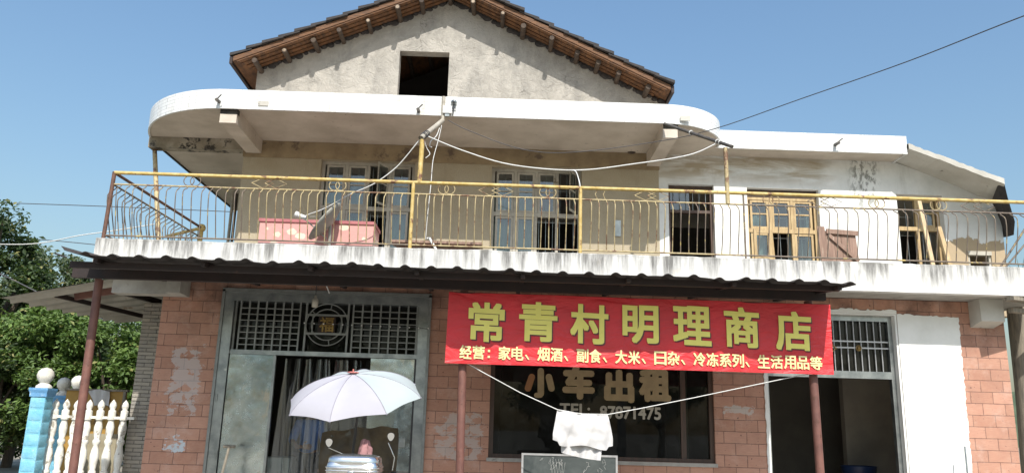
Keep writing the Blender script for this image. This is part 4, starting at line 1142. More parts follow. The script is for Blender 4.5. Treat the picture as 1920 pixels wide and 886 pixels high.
tag(MB().tube([(lx, lp.y, ZC0), (-5.25, 1.2, 3.62)], .04, 10).build('prop_post', M['yellowpale'], loc=(-5.25, 1.2, 3.62)), 'flaking yellow prop under the left end of the curved canopy', 'post')

# ------------------------------------------------------------------ things on the balcony
zfl = 3.62
a = P(490, 412, .25); b = P(702, 424, .25)
pk = MB()
n = 30; vs = []; fs = []
tz = a.z
for (y_, z0_, z1_) in ((.2, zfl, tz),):
    pass
pk.box(a.x, b.x, .2, .75, zfl, tz-.035)
pk = pk
o = pk.build('pink_chest', M['pink'], loc=((a.x+b.x)/2, .45, zfl)); tag(o, 'pink chest with cream flower print behind the railing left', 'chest')
MB().box(a.x-.015, b.x+.015, .18, .77, tz-.035, tz+.01).build('chest_lid', mottled('faded_crimson', (.45, .17, .17), (.36, .12, .13), 5, .8), o)
# satellite dish seen nearly edge on
c_ = P(613, 418, -.1); nrm = Vector((-.80, -.12, .60)).normalized()
DS = thing('satellite_dish', 'grey satellite dish leaning edge on behind the railing', 'satellite dish', (c_.x, -.1, zfl))
prof = [(r_*.33/8, .09*((r_/8)**2)) for r_ in range(9)]+[(.335, .095), (.33, .085)]+[(r_*.33/8, .09*((r_/8)**2)-.012) for r_ in range(8, -1, -1)]
MB().lathe(c_-nrm*.05, prof, 36, nrm).build('reflector', M['dish'], DS)
lnb = P(567, 406, -.2)
MB().tube([c_-nrm*.02-Vector((.0, 0, .22)), lnb], .01, 6).tube([c_+Vector((.1, 0, .1)), lnb], .006, 6).build('feed_arm', M['dish'], DS)
MB().tube([lnb+Vector((-.09, 0, .03)), lnb+Vector((.05, 0, -.02))], .034, 12).tube([lnb+Vector((-.1, 0, .035)), lnb+Vector((-.06, 0, .02))], .045, 12).build('receiver', M['cable'], DS)
MB().tube([c_-nrm*.06, (c_.x+.05, 0, zfl)], .022, 8).build('mast', M['dish'], DS)
# stacked planks, bent white pipe
a = P(735, 450, .1); b = P(905, 458, .1)
mb = MB()
for k, (dz, dy) in enumerate(((0, 0), (-.07, .1), (-.14, -.03))): mb.box(a.x+.06*k, b.x-.04*k, .05+dy, .35+dy, a.z-.035+dz, a.z+dz)
mb.box(a.x+.1, a.x+.16, .1, .3, zfl, a.z-.18).box(b.x-.2, b.x-.14, .1, .3, zfl, a.z-.18)
tag(mb.build('plank_stack', M['oldplank'], loc=(a.x+.6, .2, zfl)), 'old grey planks stacked on the balcony beside the middle railing post', 'planks')
p = P(805, 446, -.2); tag(MB().tube([p+Vector((-.03, 0, -.01)), p, p+Vector((.12, -.1, -.2))], .018, 8).build('bent_pipe', M['cable'], loc=tuple(p+Vector((.12, -.1, -.2)))), 'short white plastic pipe leaning over the plank stack', 'pipe')
# wooden shutter panel
YS_ = .5
mb = MB(); a = P(1533, 425, YS_); b = P(1604, 430, YS_)
ST = thing('plank_gate', 'weathered brown plank gate with diagonal brace leaning on the balcony right', 'gate', ((a.x+b.x)/2, YS_, zfl))
n = 5; wp = (b.x-a.x)/n
for k in range(n):
    z_ = a.z+(-.0 if k == 0 else -.06)+r.uniform(-.01, .01)
    MB().obox(((a.x+wp*(k+.5)+.02), YS_, (zfl+z_)/2), (wp*.48, 0, 0), (0, .012, 0), (-.035, 0, (z_-zfl)/2)).build('plank', M['oldplank'], ST)
MB().bar((a.x+wp, YS_-.03, a.z-.07), (b.x+.02, YS_-.03, b.z-.07), .03, .07).bar((a.x+wp*1.3, YS_-.03, a.z-.13), (b.x+.0, YS_-.03, a.z-.52), .03, .05).build('brace', M['oldplank'], ST)
# loose yellow sash standing on the balcony
a = P(1413, 428, .9); b = P(1446, 430, .9)
mb = MB().box(a.x, a.x+.045, .9, .935, zfl, a.z).box(b.x-.045, b.x, .9, .935, zfl, a.z-.02).box(a.x+.045, b.x-.045, .9, .935, a.z-.07, a.z-.02).box(a.x+.045, b.x-.045, .9, .935, a.z-.47, a.z-.43)
mb.bar((b.x+.0, .92, a.z-.02), (b.x+.08, 1.0, zfl), .04, .03).bar((b.x+.0, .92, a.z-.5), (b.x+.25, .95, zfl), .03, .03)
tag(mb.build('loose_window_sash', M['yellowwood'], loc=(a.x+.15, .92, zfl)), 'loose yellow wooden sash propped in front of the right hand window', 'window sash')
a = P(1786, 380, 1.7); b = P(1829, 500, 1.5)
mb = MB().bar(P(1722, 372, 1.9), P(1750, 500, 1.6), .06, .04).bar(P(1760, 425, 1.9), P(1782, 500, 1.7), .07, .04)
tag(mb.build('leaning_batten', M['yellowwood'], loc=tuple(P(1750, 500, 1.6))), 'yellow wooden battens leaning in front of the broken window far right', 'wooden battens')
# plant far right
p = P(1912, 500, 1.2); PT = thing('potted_palm', 'small spiky palm on the balcony at the far right edge', 'plant', (p.x, 1.2, zfl))
MB().lathe((p.x, 1.2, zfl), [(.001, 0), (.12, 0), (.16, .25), (.14, .25), (.13, .02)], 16).build('pot', M['concrete'], PT)
mb = MB()
for k in range(46):
    q = r.uniform(0, 2*PI); L = r.uniform(.35, .7); up = r.uniform(.25, 1.2); c1 = Vector((p.x, 1.2, zfl+.25)); pts = []
    for j in range(6):
        t_ = j/5; pts.append(c1+Vector((math.cos(q)*L*t_, math.sin(q)*L*t_, up*.6*t_-.25*t_*t_)))
    for j in range(5):
        d_ = (pts[j+1]-pts[j]).cross(Vector((0, 0, 1))).normalized()*.012*(1-j/5.5); e_ = (pts[j+1]-pts[j]).cross(Vector((0, 0, 1))).normalized()*.012*(1-(j+1)/5.5)
        mb.add([pts[j]-d_, pts[j]+d_, pts[j+1]+e_, pts[j+1]-e_], [(0, 1, 2, 3)])
mb.build('fronds', M['leafc'], PT)

# camera, junction box on canopy edge
p = P(851, 192, .74)
CC = thing('security_camera', 'small dome security camera on a clamp above the canopy edge', 'camera', (p.x, .76, ZC1-.15))
MB().sell(p+Vector((0, 0, .0)), (.05, .05, .04), .9, 14, 10).build('housing', M['framesteel'], CC)
MB().sell(p+Vector((0, -.04, -.005)), (.022, .015, .022), 1, 12, 8).build('lens', M['blackm'], CC)
MB().tube([p, p+Vector((0, .0, -.12)), p+Vector((-.01, .0, -.22))], .012, 6).bar(p+Vector((-.06, .0, -.1)), p+Vector((.04, .0, -.1)), .012, .012).build('clamp', M['blackm'], CC)
p = P(839, 207, .75); o = MB().box(p.x-.07, p.x+.07, .70, .755, p.z-.06, p.z+.06).build('junction_box', M['cable'], loc=(p.x, .755, p.z-.06)); tag(o, 'white junction box on the canopy edge beside the security camera', 'junction box')
MB().box(p.x-.035, p.x+.035, .715, .752, p.z-.11, p.z-.062).build('cable_gland', M['framesteel'], o)

# ------------------------------------------------------------------ cables
def smooth(pts, n=6):
    out = []; p = [pts[0]]+pts+[pts[-1]]
    for i in range(1, len(p)-2):
        for k in range(n):
            t_ = k/n; a, b, c, d = p[i-1], p[i], p[i+1], p[i+2]
            out.append(.5*((2*b)+(c-a)*t_+(2*a-5*b+4*c-d)*t_*t_+(3*b-3*c+d-a)*t_**3))
    out.append(pts[-1]); return out
def cable(name, label, lst, r_, mt, cat='cable'):
    pts = smooth([P(*q) for q in lst])
    return tag(MB().tube(pts, r_, 6).build(name, mt, loc=tuple(pts[0])), label, cat)
c1_, c0_ = P(2150, -50, -6), P(1920, 30, -4.5); ce_ = c1_+(c1_-c0_).normalized()*9
UPO = thing('utility_pole', 'grey concrete utility pole beside the road right of the shop', 'utility pole', (ce_.x, ce_.y, 0))
MB().tube([(ce_.x, ce_.y, 0), (ce_.x, ce_.y, ce_.z+1.2)], [.16, .11], 14).build('mast', M['concrete'], UPO)
MB().box(ce_.x-.6, ce_.x+.6, ce_.y-.05, ce_.y+.05, ce_.z+.05, ce_.z+.15).build('crossarm', M['rustdark'], UPO)
tag(MB().tube([c1_, c1_.lerp(ce_, .5)-Vector((0, 0, .1)), ce_+Vector((0, 0, .15))], .006, 6).build('overhead_cable', M['cabledark'], loc=tuple(c1_)), 'outer span of the thin dark cable running to the roadside utility pole', 'cable')
cable('overhead_cable', 'thin dark cable rising across the sky to the upper right corner', [(2150, -50, -6), (1920, 30, -4.5), (1700, 116, -2.9), (1500, 186, -1.4), (1345, 240, -.2), (1240, 264, .3), (1080, 285, .5), (980, 280, .6), (880, 245, .7), (840, 225, .75)], .006, M['cabledark'])
cable('loose_cable', 'white cable looping from the middle pipe to the right black pipe', [(803, 256, -.5), (870, 283, -.4), (960, 309, -.35), (1080, 319, -.3), (1190, 307, -.35), (1290, 291, -.4), (1341, 270, -.45)], .009, M['cable'])
cable('loose_cable', 'white cable hanging from the large loop down to the railing post', [(1072, 319, -.3), (1080, 322, -.35), (1086, 340, -.45), (1088, 352, -.5)], .008, M['cable'])
cable('loose_cable', 'white cable running from the pipe end down to the satellite dish', [(785, 264, -.52), (760, 295, -.45), (738, 318, -.4), (700, 345, -.4), (655, 365, -.35), (610, 390, -.3), (575, 403, -.2)], .008, M['cable'])
cable('loose_cable', 'thin white string dangling from the middle pipe past the railing', [(828, 235, .5), (822, 262, .2), (812, 300, 0), (808, 345, -.2), (802, 400, -.3), (798, 448, -.3)], .005, M['cable'])
cable('loose_cable', 'short curly white wire hanging under the middle pipe', [(795, 262, -.5), (800, 277, -.45), (806, 288, -.45), (801, 294, -.45), (798, 296, -.45)], .006, M['cable'])
cable('loose_cable', 'short looped white wire hanging beside the canopy pipe', [(824, 240, .4), (818, 255, .3), (808, 264, .2), (806, 274, .2), (810, 276, .2)], .007, M['cable'])
cable('overhead_cable', 'upper grey wire behind the left end of the balcony', [(-60, 378, 20), (180, 386, 20), (440, 397, 20)], .016, M['cabledark'])
cable('overhead_cable', 'lower grey wire between the left trees and the balcony', [(-60, 442, 20), (90, 450, 20), (260, 466, 20), (420, 475, 20)], .016, M['cabledark'])
cable('overhead_cable', 'pale cable crossing in front of the left tree', [(-60, 456, 8), (60, 457, 8), (150, 441, 8), (215, 432, 8), (290, 420, 8)], .012, M['cable'])
cable('overhead_cable', 'dark sagging wire low in front of the left tree', [(-60, 490, 4), (0, 513, 4), (60, 542, 4), (130, 578, 4), (200, 600, 4)], .012, M['cabledark'])

# ------------------------------------------------------------------ small things near the entrance
p = P(591, 566, -.18)
LT = thing('hanging_lamp', 'small yellowed lamp fitting hanging over the steel entrance grille', 'lamp', tuple(p+Vector((0, 0, .1))))
MB().tube([(p.x, p.y, p.z+.1), (p.x, p.y, 3.41)], .006, 6).build('flex', M['cabledark'], LT)
MB().lathe(p, [(.001, -.075), (.04, -.07), (.045, .0), (.04, .04), (.02, .055), (.018, .09), (.001, .1)], 14).build('lamp_body', M['lampplastic'], LT)
pa, pb_ = P(571, 605, -.06), P(803, 615, -.06)
LS = thing('dotted_wire', 'string of tiny white bulbs across the entrance grille', 'string lights', tuple(pa))
MB().tube([pa.lerp(pb_, k/10)-Vector((0, 0, .01*math.sin(k*2))) for k in range(11)], .003, 5).build('wire', M['cabledark'], LS)
mb = MB()
for k in range(14): mb.sell(pa.lerp(pb_, k/13)+Vector((0, -.005, .0)), (.011, .011, .011), 1, 8, 6)  # small white spheres spaced along the wire
mb.build('dots', M['cable'], LS)
tag(MB().tube([P(611, 532, -.3), P(618, 550, -.25)], .009, 6).build('tube_stub', M['cable'], loc=tuple(P(611, 532, -.3))), 'short white plastic stub poking out above the steel entrance', 'pipe')
p = P(430, 836, -.35); b = Vector((p.x-.05, -.6, .12))
SV = thing('shovel', 'old wooden handled shovel leaning against the left steel door leaf', 'shovel', tuple(b))
MB().tube([p, b+Vector((0, 0, .3))], .018, 8).build('shaft', M['driftwood'], SV)
MB().tube([p+Vector((-.075, 0, 0)), p+Vector((.075, 0, 0))], .02, 8).build('handle', M['driftwood'], SV)
MB().obox(b+Vector((0, 0, .16)), (.11, 0, 0), (0, .006, 0), (0, .01, .155)).build('blade', M['rustdark'], SV)
# enamel cabinet just inside
a = P(494, 856, .7); b = P(543, 858, .7)
CB = MB().box(a.x, b.x, .7, 1.3, .12, a.z-.02).build('white_cabinet', M['palebox'], loc=((a.x+b.x)/2, 1, .12)); tag(CB, 'pale green enamel cabinet just inside the steel entrance', 'cabinet')
MB().box(a.x-.01, b.x+.01, .69, 1.31, a.z-.02, a.z).build('cabinet_top', M['palebox'], CB)
MB().box(a.x+.07, a.x+.1, .685, .699, .3, a.z-.1).box(a.x+.07, b.x-.05, .683, .697, a.z-.13, a.z-.1).build('door_moulding', M['palebox'], CB)
# inside door two
p = P(1610, 872, 1.6)
BU = MB().lathe((p.x, 1.6, .62), [(.001, 0), (.19, 0), (.25, p.z-.62), (.265, p.z-.62), (.26, p.z-.64), (.2, .02), (.001, .02)], 28).build('blue_basin', M['bluebucket'], loc=(p.x, 1.6, .62)); tag(BU, 'blue plastic basin on a table inside the right doorway', 'basin')
tb = MB().box(p.x-.45, p.x+.45, 1.3, 1.95, .58, .62)
TB = thing('side_table', 'low dark table just inside the right doorway', 'table', (p.x, 1.6, .12))
tb.build('tabletop', M['darkwood'], TB)
for sx_ in (-.4, .4):
    for sy_ in (1.35, 1.9): MB().box(p.x+sx_-.025, p.x+sx_+.025, sy_-.025, sy_+.025, .12, .58).build('leg', M['darkwood'], TB)
p = P(1568, 880, 1.3)
KT = thing('black_kettle', 'black kettle with a tall looped handle inside the right doorway', 'kettle', (p.x, 1.55, .62))
MB().lathe((p.x, 1.55, .62), [(.001, 0), (.09, 0), (.105, .06), (.085, .14), (.03, .17), (.001, .18)], 18).build('body', M['blackm'], KT)
MB().tube([(p.x-.08, 1.55, .74), (p.x-.08, 1.55, .88), (p.x, 1.55, .93), (p.x+.08, 1.55, .88), (p.x+.08, 1.55, .74)], .012, 8).build('handle', M['blackm'], KT)
# rod leaning by white plaster
a = P(1809, 836, -.25); b = Vector((a.x-.12, -.45, .12)); tag(MB().tube([a, b], .012, 8).build('leaning_rod', M['framesteel'], loc=tuple(b)), 'thin grey steel rod leaning on the white plaster right of the doorway', 'rod')

# ================================================================== LEFT SIDE
# stone faced wing behind the brick corner
xa = P(228, 886, .85).x
WS = MB().box(xa, XL-.02, .85, 8, 0, 3.2).build('stone_wall', M['stackstone'], loc=((xa+XL)/2, .85, 0)); tag(WS, 'grey stacked stone wall beside the shop corner behind the white balusters', 'wall')
# side lean-to roof
SA = thing('side_canopy', 'corrugated metal lean-to roof on brown beams left of the shop', 'canopy', (-5.8, 1.5, 0))
A_ = P(2, 558, -.3); B_ = P(300, 507, -.3); C_ = P(222, 601, 4.0); D_ = Vector((B_.x, 4., B_.z+.06))
mb = MB(); nx_, ny = 8, 340; vs = []; fs = []
for j in range(ny+1):
    v = j/ny
    for i in range(nx_+1):
        u = i/nx_; p = A_.lerp(B_, u).lerp(C_.lerp(D_, u), v)
        ph = (v*4.3/.55+.5) % 1; hz = -.055*min(1, max(0, 16*(abs(ph-.5)-.43))) if v > .01 else 0
        vs.append(p+Vector((0, 0, hz)))
for j in range(ny):
    for i in range(nx_): a = j*(nx_+1)+i; fs.append((a, a+1, a+nx_+2, a+nx_+1))
mb.add(vs, fs); mb.add([v+Vector((0, 0, .006)) for v in vs], [f[::-1] for f in fs]); mb.build('corrugated_sheet', M['galv'], SA)
a = A_.lerp(C_, .12); b = B_.lerp(D_, .12); 
MB().bar(a.lerp(b, .36)-Vector((0, 0, .06)), b-Vector((0, 0, .06)), .06, .09).build('beam', M['rust'], SA)
a = A_.lerp(B_, .38); b = Vector((XL, 3.6, 3.32))
MB().bar(P(105, 553, .1), P(300, 600, 2.2), .05, .06).build('beam', M['rustdark'], SA)
MB().bar(A_.lerp(B_, .62).lerp(C_.lerp(D_, .62), .15)-Vector((0, 0, .05)), P(300, 566, 1.2), .06, .08).build('beam', M['rustdark'], SA)


# white baluster fence, blue pillars
YF = .7
FN = thing('baluster_fence', 'white turned concrete baluster fence beside the blue pillar', 'fence', (P(170, 886, YF).x, YF, 0))
prof0 = [(.052, 0), (.052, .05), (.03, .08), (.045, .12), (.058, .2), (.05, .27), (.032, .33), (.05, .36), (.05, .385), (.034, .41), (.05, .48), (.058, .56), (.045, .63), (.032, .68), (.05, .71), (.05, .735), (.034, .76), (.05, .83), (.054, .89), (.04, .94), (.034, .97)]
for k, (px, py) in enumerate(((107, 746), (127, 747), (147, 748), (170, 748), (192, 748), (214, 748), (237, 749))):
    p = P(px, py, YF); zb0 = p.z-.16; pr_ = []
    base = .30; L = zb0-.13-base
    pr_ = [(r_*1.05, base+h*L/.97) for r_, h in prof0]
    pr_ += [(.05, zb0-.13), (.052, zb0-.12), (.052, zb0-.01), (.05, zb0), (.03, zb0+.02), (.045, zb0+.05), (.048, zb0+.075), (.035, zb0+.115), (.001, zb0+.16)]
    MB().lathe((p.x, YF, 0), pr_, 16).build('baluster', M['baluster'], FN)
xa, xb_ = P(90, 780, YF).x, P(252, 785, YF).x
z_ = P(160, 781, YF).z; MB().box(xa, xb_, YF-.018, YF+.018, z_-.018, z_+.018).build('rail', M['baluster'], FN)
MB().box(xa-.1, xb_+.05, YF-.1, YF+.1, 0, .30).build('plinth', M['concrete'], FN)
def pillar(px, top_y, wpx, Y, ball_y, rpx, label):
    sc_ = FPX/(Y+11.2)
    c = P(px, top_y, Y); w_ = wpx/sc_/2; T = thing('blue_pillar', label, 'pillar', (c.x, Y, 0))
    zc = c.z; n = int((zc-.13)/.17)
    mb = MB()
    for k in range(n+1):
        zt__ = zc-.12-.17*k
        mb.sell((c.x, Y, zt__-.083), (w_*.98, w_*.98, .082), .22, 24, 10)
    mb.box(c.x-w_*.93, c.x+w_*.93, Y-w_*.93, Y+w_*.93, 0, zc-.12); mb.build('shaft', M['bluepaint'], T)
    MB().add(*[[(c.x+sx_*w_*k_, Y+sy_*w_*k_, z_) for (k_, z_) in ((1.08, zc-.12), (1.10, zc-.07), (1.22, zc-.03), (1.22, zc)) for (sx_, sy_) in ((-1, -1), (1, -1), (1, 1), (-1, 1))],
        [(i*4+j, i*4+(j+1) % 4, i*4+4+(j+1) % 4, i*4+4+j) for i in range(3) for j in range(4)]+[(12, 13, 14, 15), (3, 2, 1, 0)]]).build('cap', M['bluecap'], T)
    rb = rpx/sc_; zb_ = P(px, ball_y, Y).z
    MB().lathe((c.x, Y, 0), [(w_*1.0, zc), (w_*.95, zc+.03), (rb*.5, zc+.07), (rb*.42, zb_-rb*1.0), (rb*.6, zb_-rb*.86), (rb*.9, zb_-rb*.45), (rb, zb_), (rb*.88, zb_+rb*.47), (rb*.55, zb_+rb*.83), (.001, zb_+rb)], 24).build('ball_finial', M['ballwhite'], T)
pillar(82, 727, 28, .45, 703, 14.5, 'front blue block pillar with the largest white ball at the fence end')
pillar(117, 741, 22, 1.9, 719, 12, 'second blue pillar with white ball standing behind the baluster fence')
pillar(144, 736, 20, 3.0, 716, 12.5, 'rearmost blue pillar whose ball is half hidden by the rusty awning post')
# ochre board
YO = 1.5
a = P(126, 727, YO); b = P(238, 731, YO)
OB = thing('ochre_board', 'rusty ochre board with grey top edge behind the white balusters', 'board', ((a.x+b.x)/2, YO, 0))
MB().box(a.x, b.x, YO, YO+.03, .0, a.z-.03).build('panel', M['board'], OB)
MB().box(a.x-.02, b.x+.02, YO-.03, YO+.06, a.z-.03, a.z).box(b.x-.04, b.x, YO-.025, YO-.002, .5, a.z-.03).build('frame', M['driftwood'], OB)
zz = P(180, 812, YO).z
MB().box(a.x+.4, b.x-.05, YO-.015, YO-.003, .2, zz).build('lower_panel', mottled('pale_lower_panel', (.36, .32, .22), (.28, .24, .16), 4, .8), OB)
mb = MB(); vs = []; p = P(182, 745, YO-.08); n = 8
for j in range(n+1):
    for i in range(n+1):
        u, v = i/n-.5, j/n; vs.append((p.x+u*(.32-.1*v)+.08*v, YO-.06+.02*math.sin(u*14+v*4), p.z+.13-v*.22-.06*abs(u)))
mb.add(vs, [(j*(n+1)+i, j*(n+1)+i+n+1, j*(n+1)+i+n+2, j*(n+1)+i+1) for j in range(n) for i in range(n)], True)
tag(mb.build('rag', M['cloth'], loc=tuple(p)), 'torn white plastic rag hooked on the top of the ochre board', 'rag')
# weathered pole at right edge
pts = [P(1940, 900, .45), P(1926, 740, .45), P(1911, 600, .45), P(1908, 562, .45)]
pp = pts[0].copy(); base = Vector((pp.x+.05, .4, 0))
WP = thing('timber_post', 'weathered grey timber post at the right edge beside the shop corner', 'post', tuple(base))
MB().tube(smooth([base]+pts), [.15]*(len(smooth([base]+pts))), 12).build('trunk', M['driftwood'], WP)
MB().bar(P(1893, 566, -.6)+Vector((0, 0, .05)), P(1990, 572, -.3), .14, .05).bar(P(1895, 581, -.4), P(1990, 590, -.3), .1, .06).build('top_plank', M['driftwood'], WP)

# ================================================================== TREES
def leaf_cloud(clumps, per, size, seed, spread=1.0):
    r_ = random.Random(seed); mb = MB()
    for (c, rad) in clumps:
        c = Vector(c)
        for k in range(per):
            d = Vector((r_.gauss(0, 1), r_.gauss(0, 1), r_.gauss(0, 1))).normalized()*rad*(r_.random()**.45)*spread
            p = c+Vector((d.x, d.y, d.z*.8)); s = size*r_.uniform(.6, 1.3)
            t_ = Vector((r_.gauss(0, 1), r_.gauss(0, 1)-.3, r_.gauss(-.45, .6))).normalized()
            s_ = t_.cross(Vector((r_.gauss(0, .5), r_.gauss(-.4, .5), 1))).normalized()
            up = s_.cross(t_)*s*.12
            a = p; b = p+t_*s*.5+s_*s*.26+up; e = p+t_*s; f = p+t_*s*.5-s_*s*.26+up
            mb.add([a, b, e, f], [(0, 1, 2), (0, 2, 3)])
    return mb
def tree(name, label, base, height, crown_r, crown_h, nclump, per, size, mt, seed, cr=.55, group=None, cz=None):
    r_ = random.Random(seed); base = Vector(base)
    T = thing(name, label, 'tree', tuple(base), group)
    ccz = cz if cz else height-crown_h/2
    cl = []
    br = MB(); top = base+Vector((r_.uniform(-.3, .3), 0, height*.75))
    trunk = [base, base+Vector((.1, 0, height*.3)), base+Vector((-.05, .1, height*.55)), top]
    tr_ = height*.03
    br.tube(smooth(trunk, 4), [tr_*(1-.75*k/12) for k in range(13)], 10); br.build('trunk', M['bark'], T)
    lb = MB()
    for k in range(nclump):
        q = r_.uniform(0, 2*PI); v = r_.uniform(-1, 1); rr = r_.uniform(.35, 1.0)**.6
        s_ = math.sqrt(1-v*v)
        c = base+Vector((math.cos(q)*s_*crown_r*rr, math.sin(q)*s_*crown_r*rr, ccz+v*crown_h/2*rr))
        if c.z < .3: c.z = .3+r_.random()*.5
        cl.append((c, cr*r_.uniform(.6, 1.25)))
        if k % 3 == 0:
            a = base+Vector((0, 0, min(max(height*.2, c.z*.55), height*.7)))
            lb.tube([a, (a+c)/2+Vector((0, 0, .15)), c], [tr_*.4, tr_*.22, tr_*.08], 6)
    lb.build('limbs', M['bark'], T)
    leaf_cloud(cl, per, size, seed+1).build('crown', mt, T)
    return T
def gp(px, Y): p = P(px, 700, Y); return (p.x, Y, 0)
tree('broadleaf_tree', 'tall dark green tree at the left edge of the photo', gp(-45, 9), 6.5, 1.8, 4.8, 85, 330, .15, M['leafa'], 31, .5)
tree('broadleaf_tree', 'grey green tree peeping over the lean-to roof behind the awning corner', gp(80, 13), 6.4, 1.9, 3.6, 60, 300, .15, M['leafc'], 32, .45)
tree('leafy_shrub', 'bright green leafy shrub between the lean-to roof and the ochre board', gp(205, 7), 3.7, 1.35, 3.2, 60, 330, .12, M['leafb'], 33, .34)
tree('leafy_shrub', 'lighter green shrub behind the blue pillars', gp(95, 6.5), 3.9, 1.2, 3.2, 52, 330, .12, M['leafb'], 34, .34)
tree('leafy_shrub', 'dark shaded shrub at the lower left corner beside the blue pillar', gp(5, 6), 3.5, 1.1, 3.0, 44, 330, .13, M['leafa'], 35, .36)
tree('leafy_shrub', 'dense shrub behind the stone wall under the lean-to roof', gp(270, 9.5), 4.2, 1.5, 3.8, 50, 300, .13, M['leafa'], 36, .5)
tree('broadleaf_tree', 'dark tree filling the gap far behind the pillars', gp(40, 14), 5.2, 2.6, 4.8, 80, 260, .17, M['leafa'], 37, .7)
# trees across the road, behind the photographer (seen only in reflections)
src = tree('roadside_tree', 'roadside tree standing across the road opposite the shop', (-9, -30, 0), 6.5, 2.6, 4.2, 40, 160, .26, M['leafa'], 41, .8, group='trees across the road from the shop')
for (x, y) in ((-15, -31), (-3.5, -32), (3, -30), (9, -33), (16, -31)):
    c = src.copy(); COL.objects.link(c); c.location = (x, y, 0)
    for ch in list(src.children):
        d = ch.copy(); COL.objects.link(d); d.parent = c
for o_ in [o_ for o_ in COL.objects if o_.name.startswith('roadside_tree')]: o_['label'] = 'roadside tree standing across the road opposite the shop'

# ================================================================== SKINNED FIGURES
def skinned(verts, edges, rad, sub=2):
    me = bpy.data.meshes.new('body'); me.from_pydata(verts, edges, []); o = bpy.data.objects.new('body', me); COL.objects.link(o)
    md = o.modifiers.new('s', 'SKIN'); md.use_smooth_shade = True
    sv = me.skin_vertices[0].data
    for i, r_ in enumerate(rad): sv[i].radius = (r_, r_) if not isinstance(r_, tuple) else r_
    sv[0].use_root = True
    ss = o.modifiers.new('b', 'SUBSURF'); ss.levels = sub; ss.render_levels = sub
    bpy.context.view_layer.update()
    m2 = bpy.data.meshes.new_from_object(o.evaluated_get(bpy.context.evaluated_depsgraph_get()))
    vs = [v.co.copy() for v in m2.vertices]; fs = [tuple(p.vertices) for p in m2.polygons]
    bpy.data.objects.remove(o); return MB().add(vs, fs, True)
px0 = P(578, 840, 1.25)
PX, PY, ZF = px0.x, 1.25, .12
PS = thing('person', 'person in a blue shirt standing behind the clear plastic strip curtain', 'person', (PX, PY, ZF))
def L(*a): return (PX+a[0], PY+a[1], ZF+a[2])
V = [L(0, 0, .93), L(0, 0, 1.08), L(0, .01, 1.22), L(0, .01, 1.36), L(0, 0, 1.45), L(0, -.01, 1.53), L(0, -.015, 1.60),
     L(-.17, 0, 1.38), L(-.25, -.02, 1.14), L(-.12, -.22, 1.05), L(-.03, -.28, 1.06),
     L(.17, 0, 1.38), L(.24, -.02, 1.13), L(.25, -.16, .93), L(.25, -.2, .86),
     L(-.09, 0, .88), L(-.10, -.01, .48), L(-.11, .02, .08), L(-.12, -.12, .04),
     L(.09, 0, .88), L(.10, -.01, .48), L(.11, .02, .08), L(.12, -.12, .04)]
E_ = [(0, 1), (1, 2), (2, 3), (3, 4), (4, 5), (5, 6), (3, 7), (7, 8), (8, 9), (9, 10), (3, 11), (11, 12), (12, 13), (13, 14), (0, 15), (15, 16), (16, 17), (17, 18), (0, 19), (19, 20), (20, 21), (21, 22)]
rd = [.13, .12, .13, .12, .06, .052, .055, .06, .042, .032, .03, .06, .042, .032, .03, .085, .058, .04, .04, .085, .058, .04, .04]
body = skinned(V, E_, rd)
hc = Vector(L(0, -.02, 1.665))
body.sell(hc, (.078, .095, .115), .95, 24, 18)
body.sell(hc+Vector((0, -.098, -.01)), (.014, .02, .026), 1, 10, 8)
for s_ in (-1, 1): body.sell(hc+Vector((s_*.08, .005, -.005)), (.012, .022, .032), 1, 10, 8)
for (wx, sgn) in ((L(-.03, -.28, 1.06), 1), (L(.25, -.2, .86), 0)):      # hands: palm, four fingers and thumb
    wv = Vector(wx); fd = Vector((1, -.25, 0)).normalized() if sgn else Vector((0, -.35, -.94)).normalized()
    sd_ = Vector((0, 0, 1)) if sgn else Vector((0, .94, -.35)); sd_ = (sd_-fd*sd_.dot(fd)).normalized(); cu = fd.cross(sd_)*(1 if sgn else -1)
    pc_ = wv+fd*.05; rt = Matrix((fd, sd_, fd.cross(sd_))).transposed()
    body.sell(pc_, (.05, .04, .016), .8, 14, 10, rt)
    for k, ln in enumerate((.068, .078, .073, .056)):
        st = pc_+fd*.04+sd_*(.03-.02*k); body.tube([st, st+fd*ln*.5+cu*.006, st+fd*ln*.85+cu*.022, st+fd*ln+cu*.032], [.0095, .009, .008, .006], 8)
    st = wv+fd*.02+sd_*.035; body.tube([st, st+sd_*.03+fd*.02, st+sd_*.036+fd*.05+cu*.01], [.012, .011, .008], 8)
body.build('body', M['skin'], PS)
shv = V[:5]+[V[7], V[8], V[9], V[11], V[12], V[13]]
shv[7] = tuple(Vector(V[8]).lerp(Vector(V[9]), .15)); shv[10] = tuple(Vector(V[12]).lerp(Vector(V[13]), .15))
skinned(shv, [(0, 1), (1, 2), (2, 3), (3, 4), (3, 5), (5, 6), (6, 7), (3, 8), (8, 9), (9, 10)], [.155, .145, .15, .145, .075, .085, .068, .06, .085, .068, .06]).build('shirt', M['blueshirt'], PS)
skinned([V[0], V[15], V[16], tuple(Vector(V[17])+Vector((0, 0, .04))), V[19], V[20], tuple(Vector(V[21])+Vector((0, 0, .04)))], [(0, 1), (1, 2), (2, 3), (0, 4), (4, 5), (5, 6)], [.15, .11, .08, .065, .11, .08, .065]).build('trousers', M['trousers'], PS)
hm = MB(); hm.sell(hc+Vector((0, .022, .028)), (.086, .09, .1), .95, 24, 14); hm.build('hair', M['hair'], PS)
em = MB()
for s_ in (-1, 1): em.sell(hc+Vector((s_*.032, -.086, .012)), (.013, .008, .008), 1, 10, 8)
em.build('eyes', M['hair'], PS)
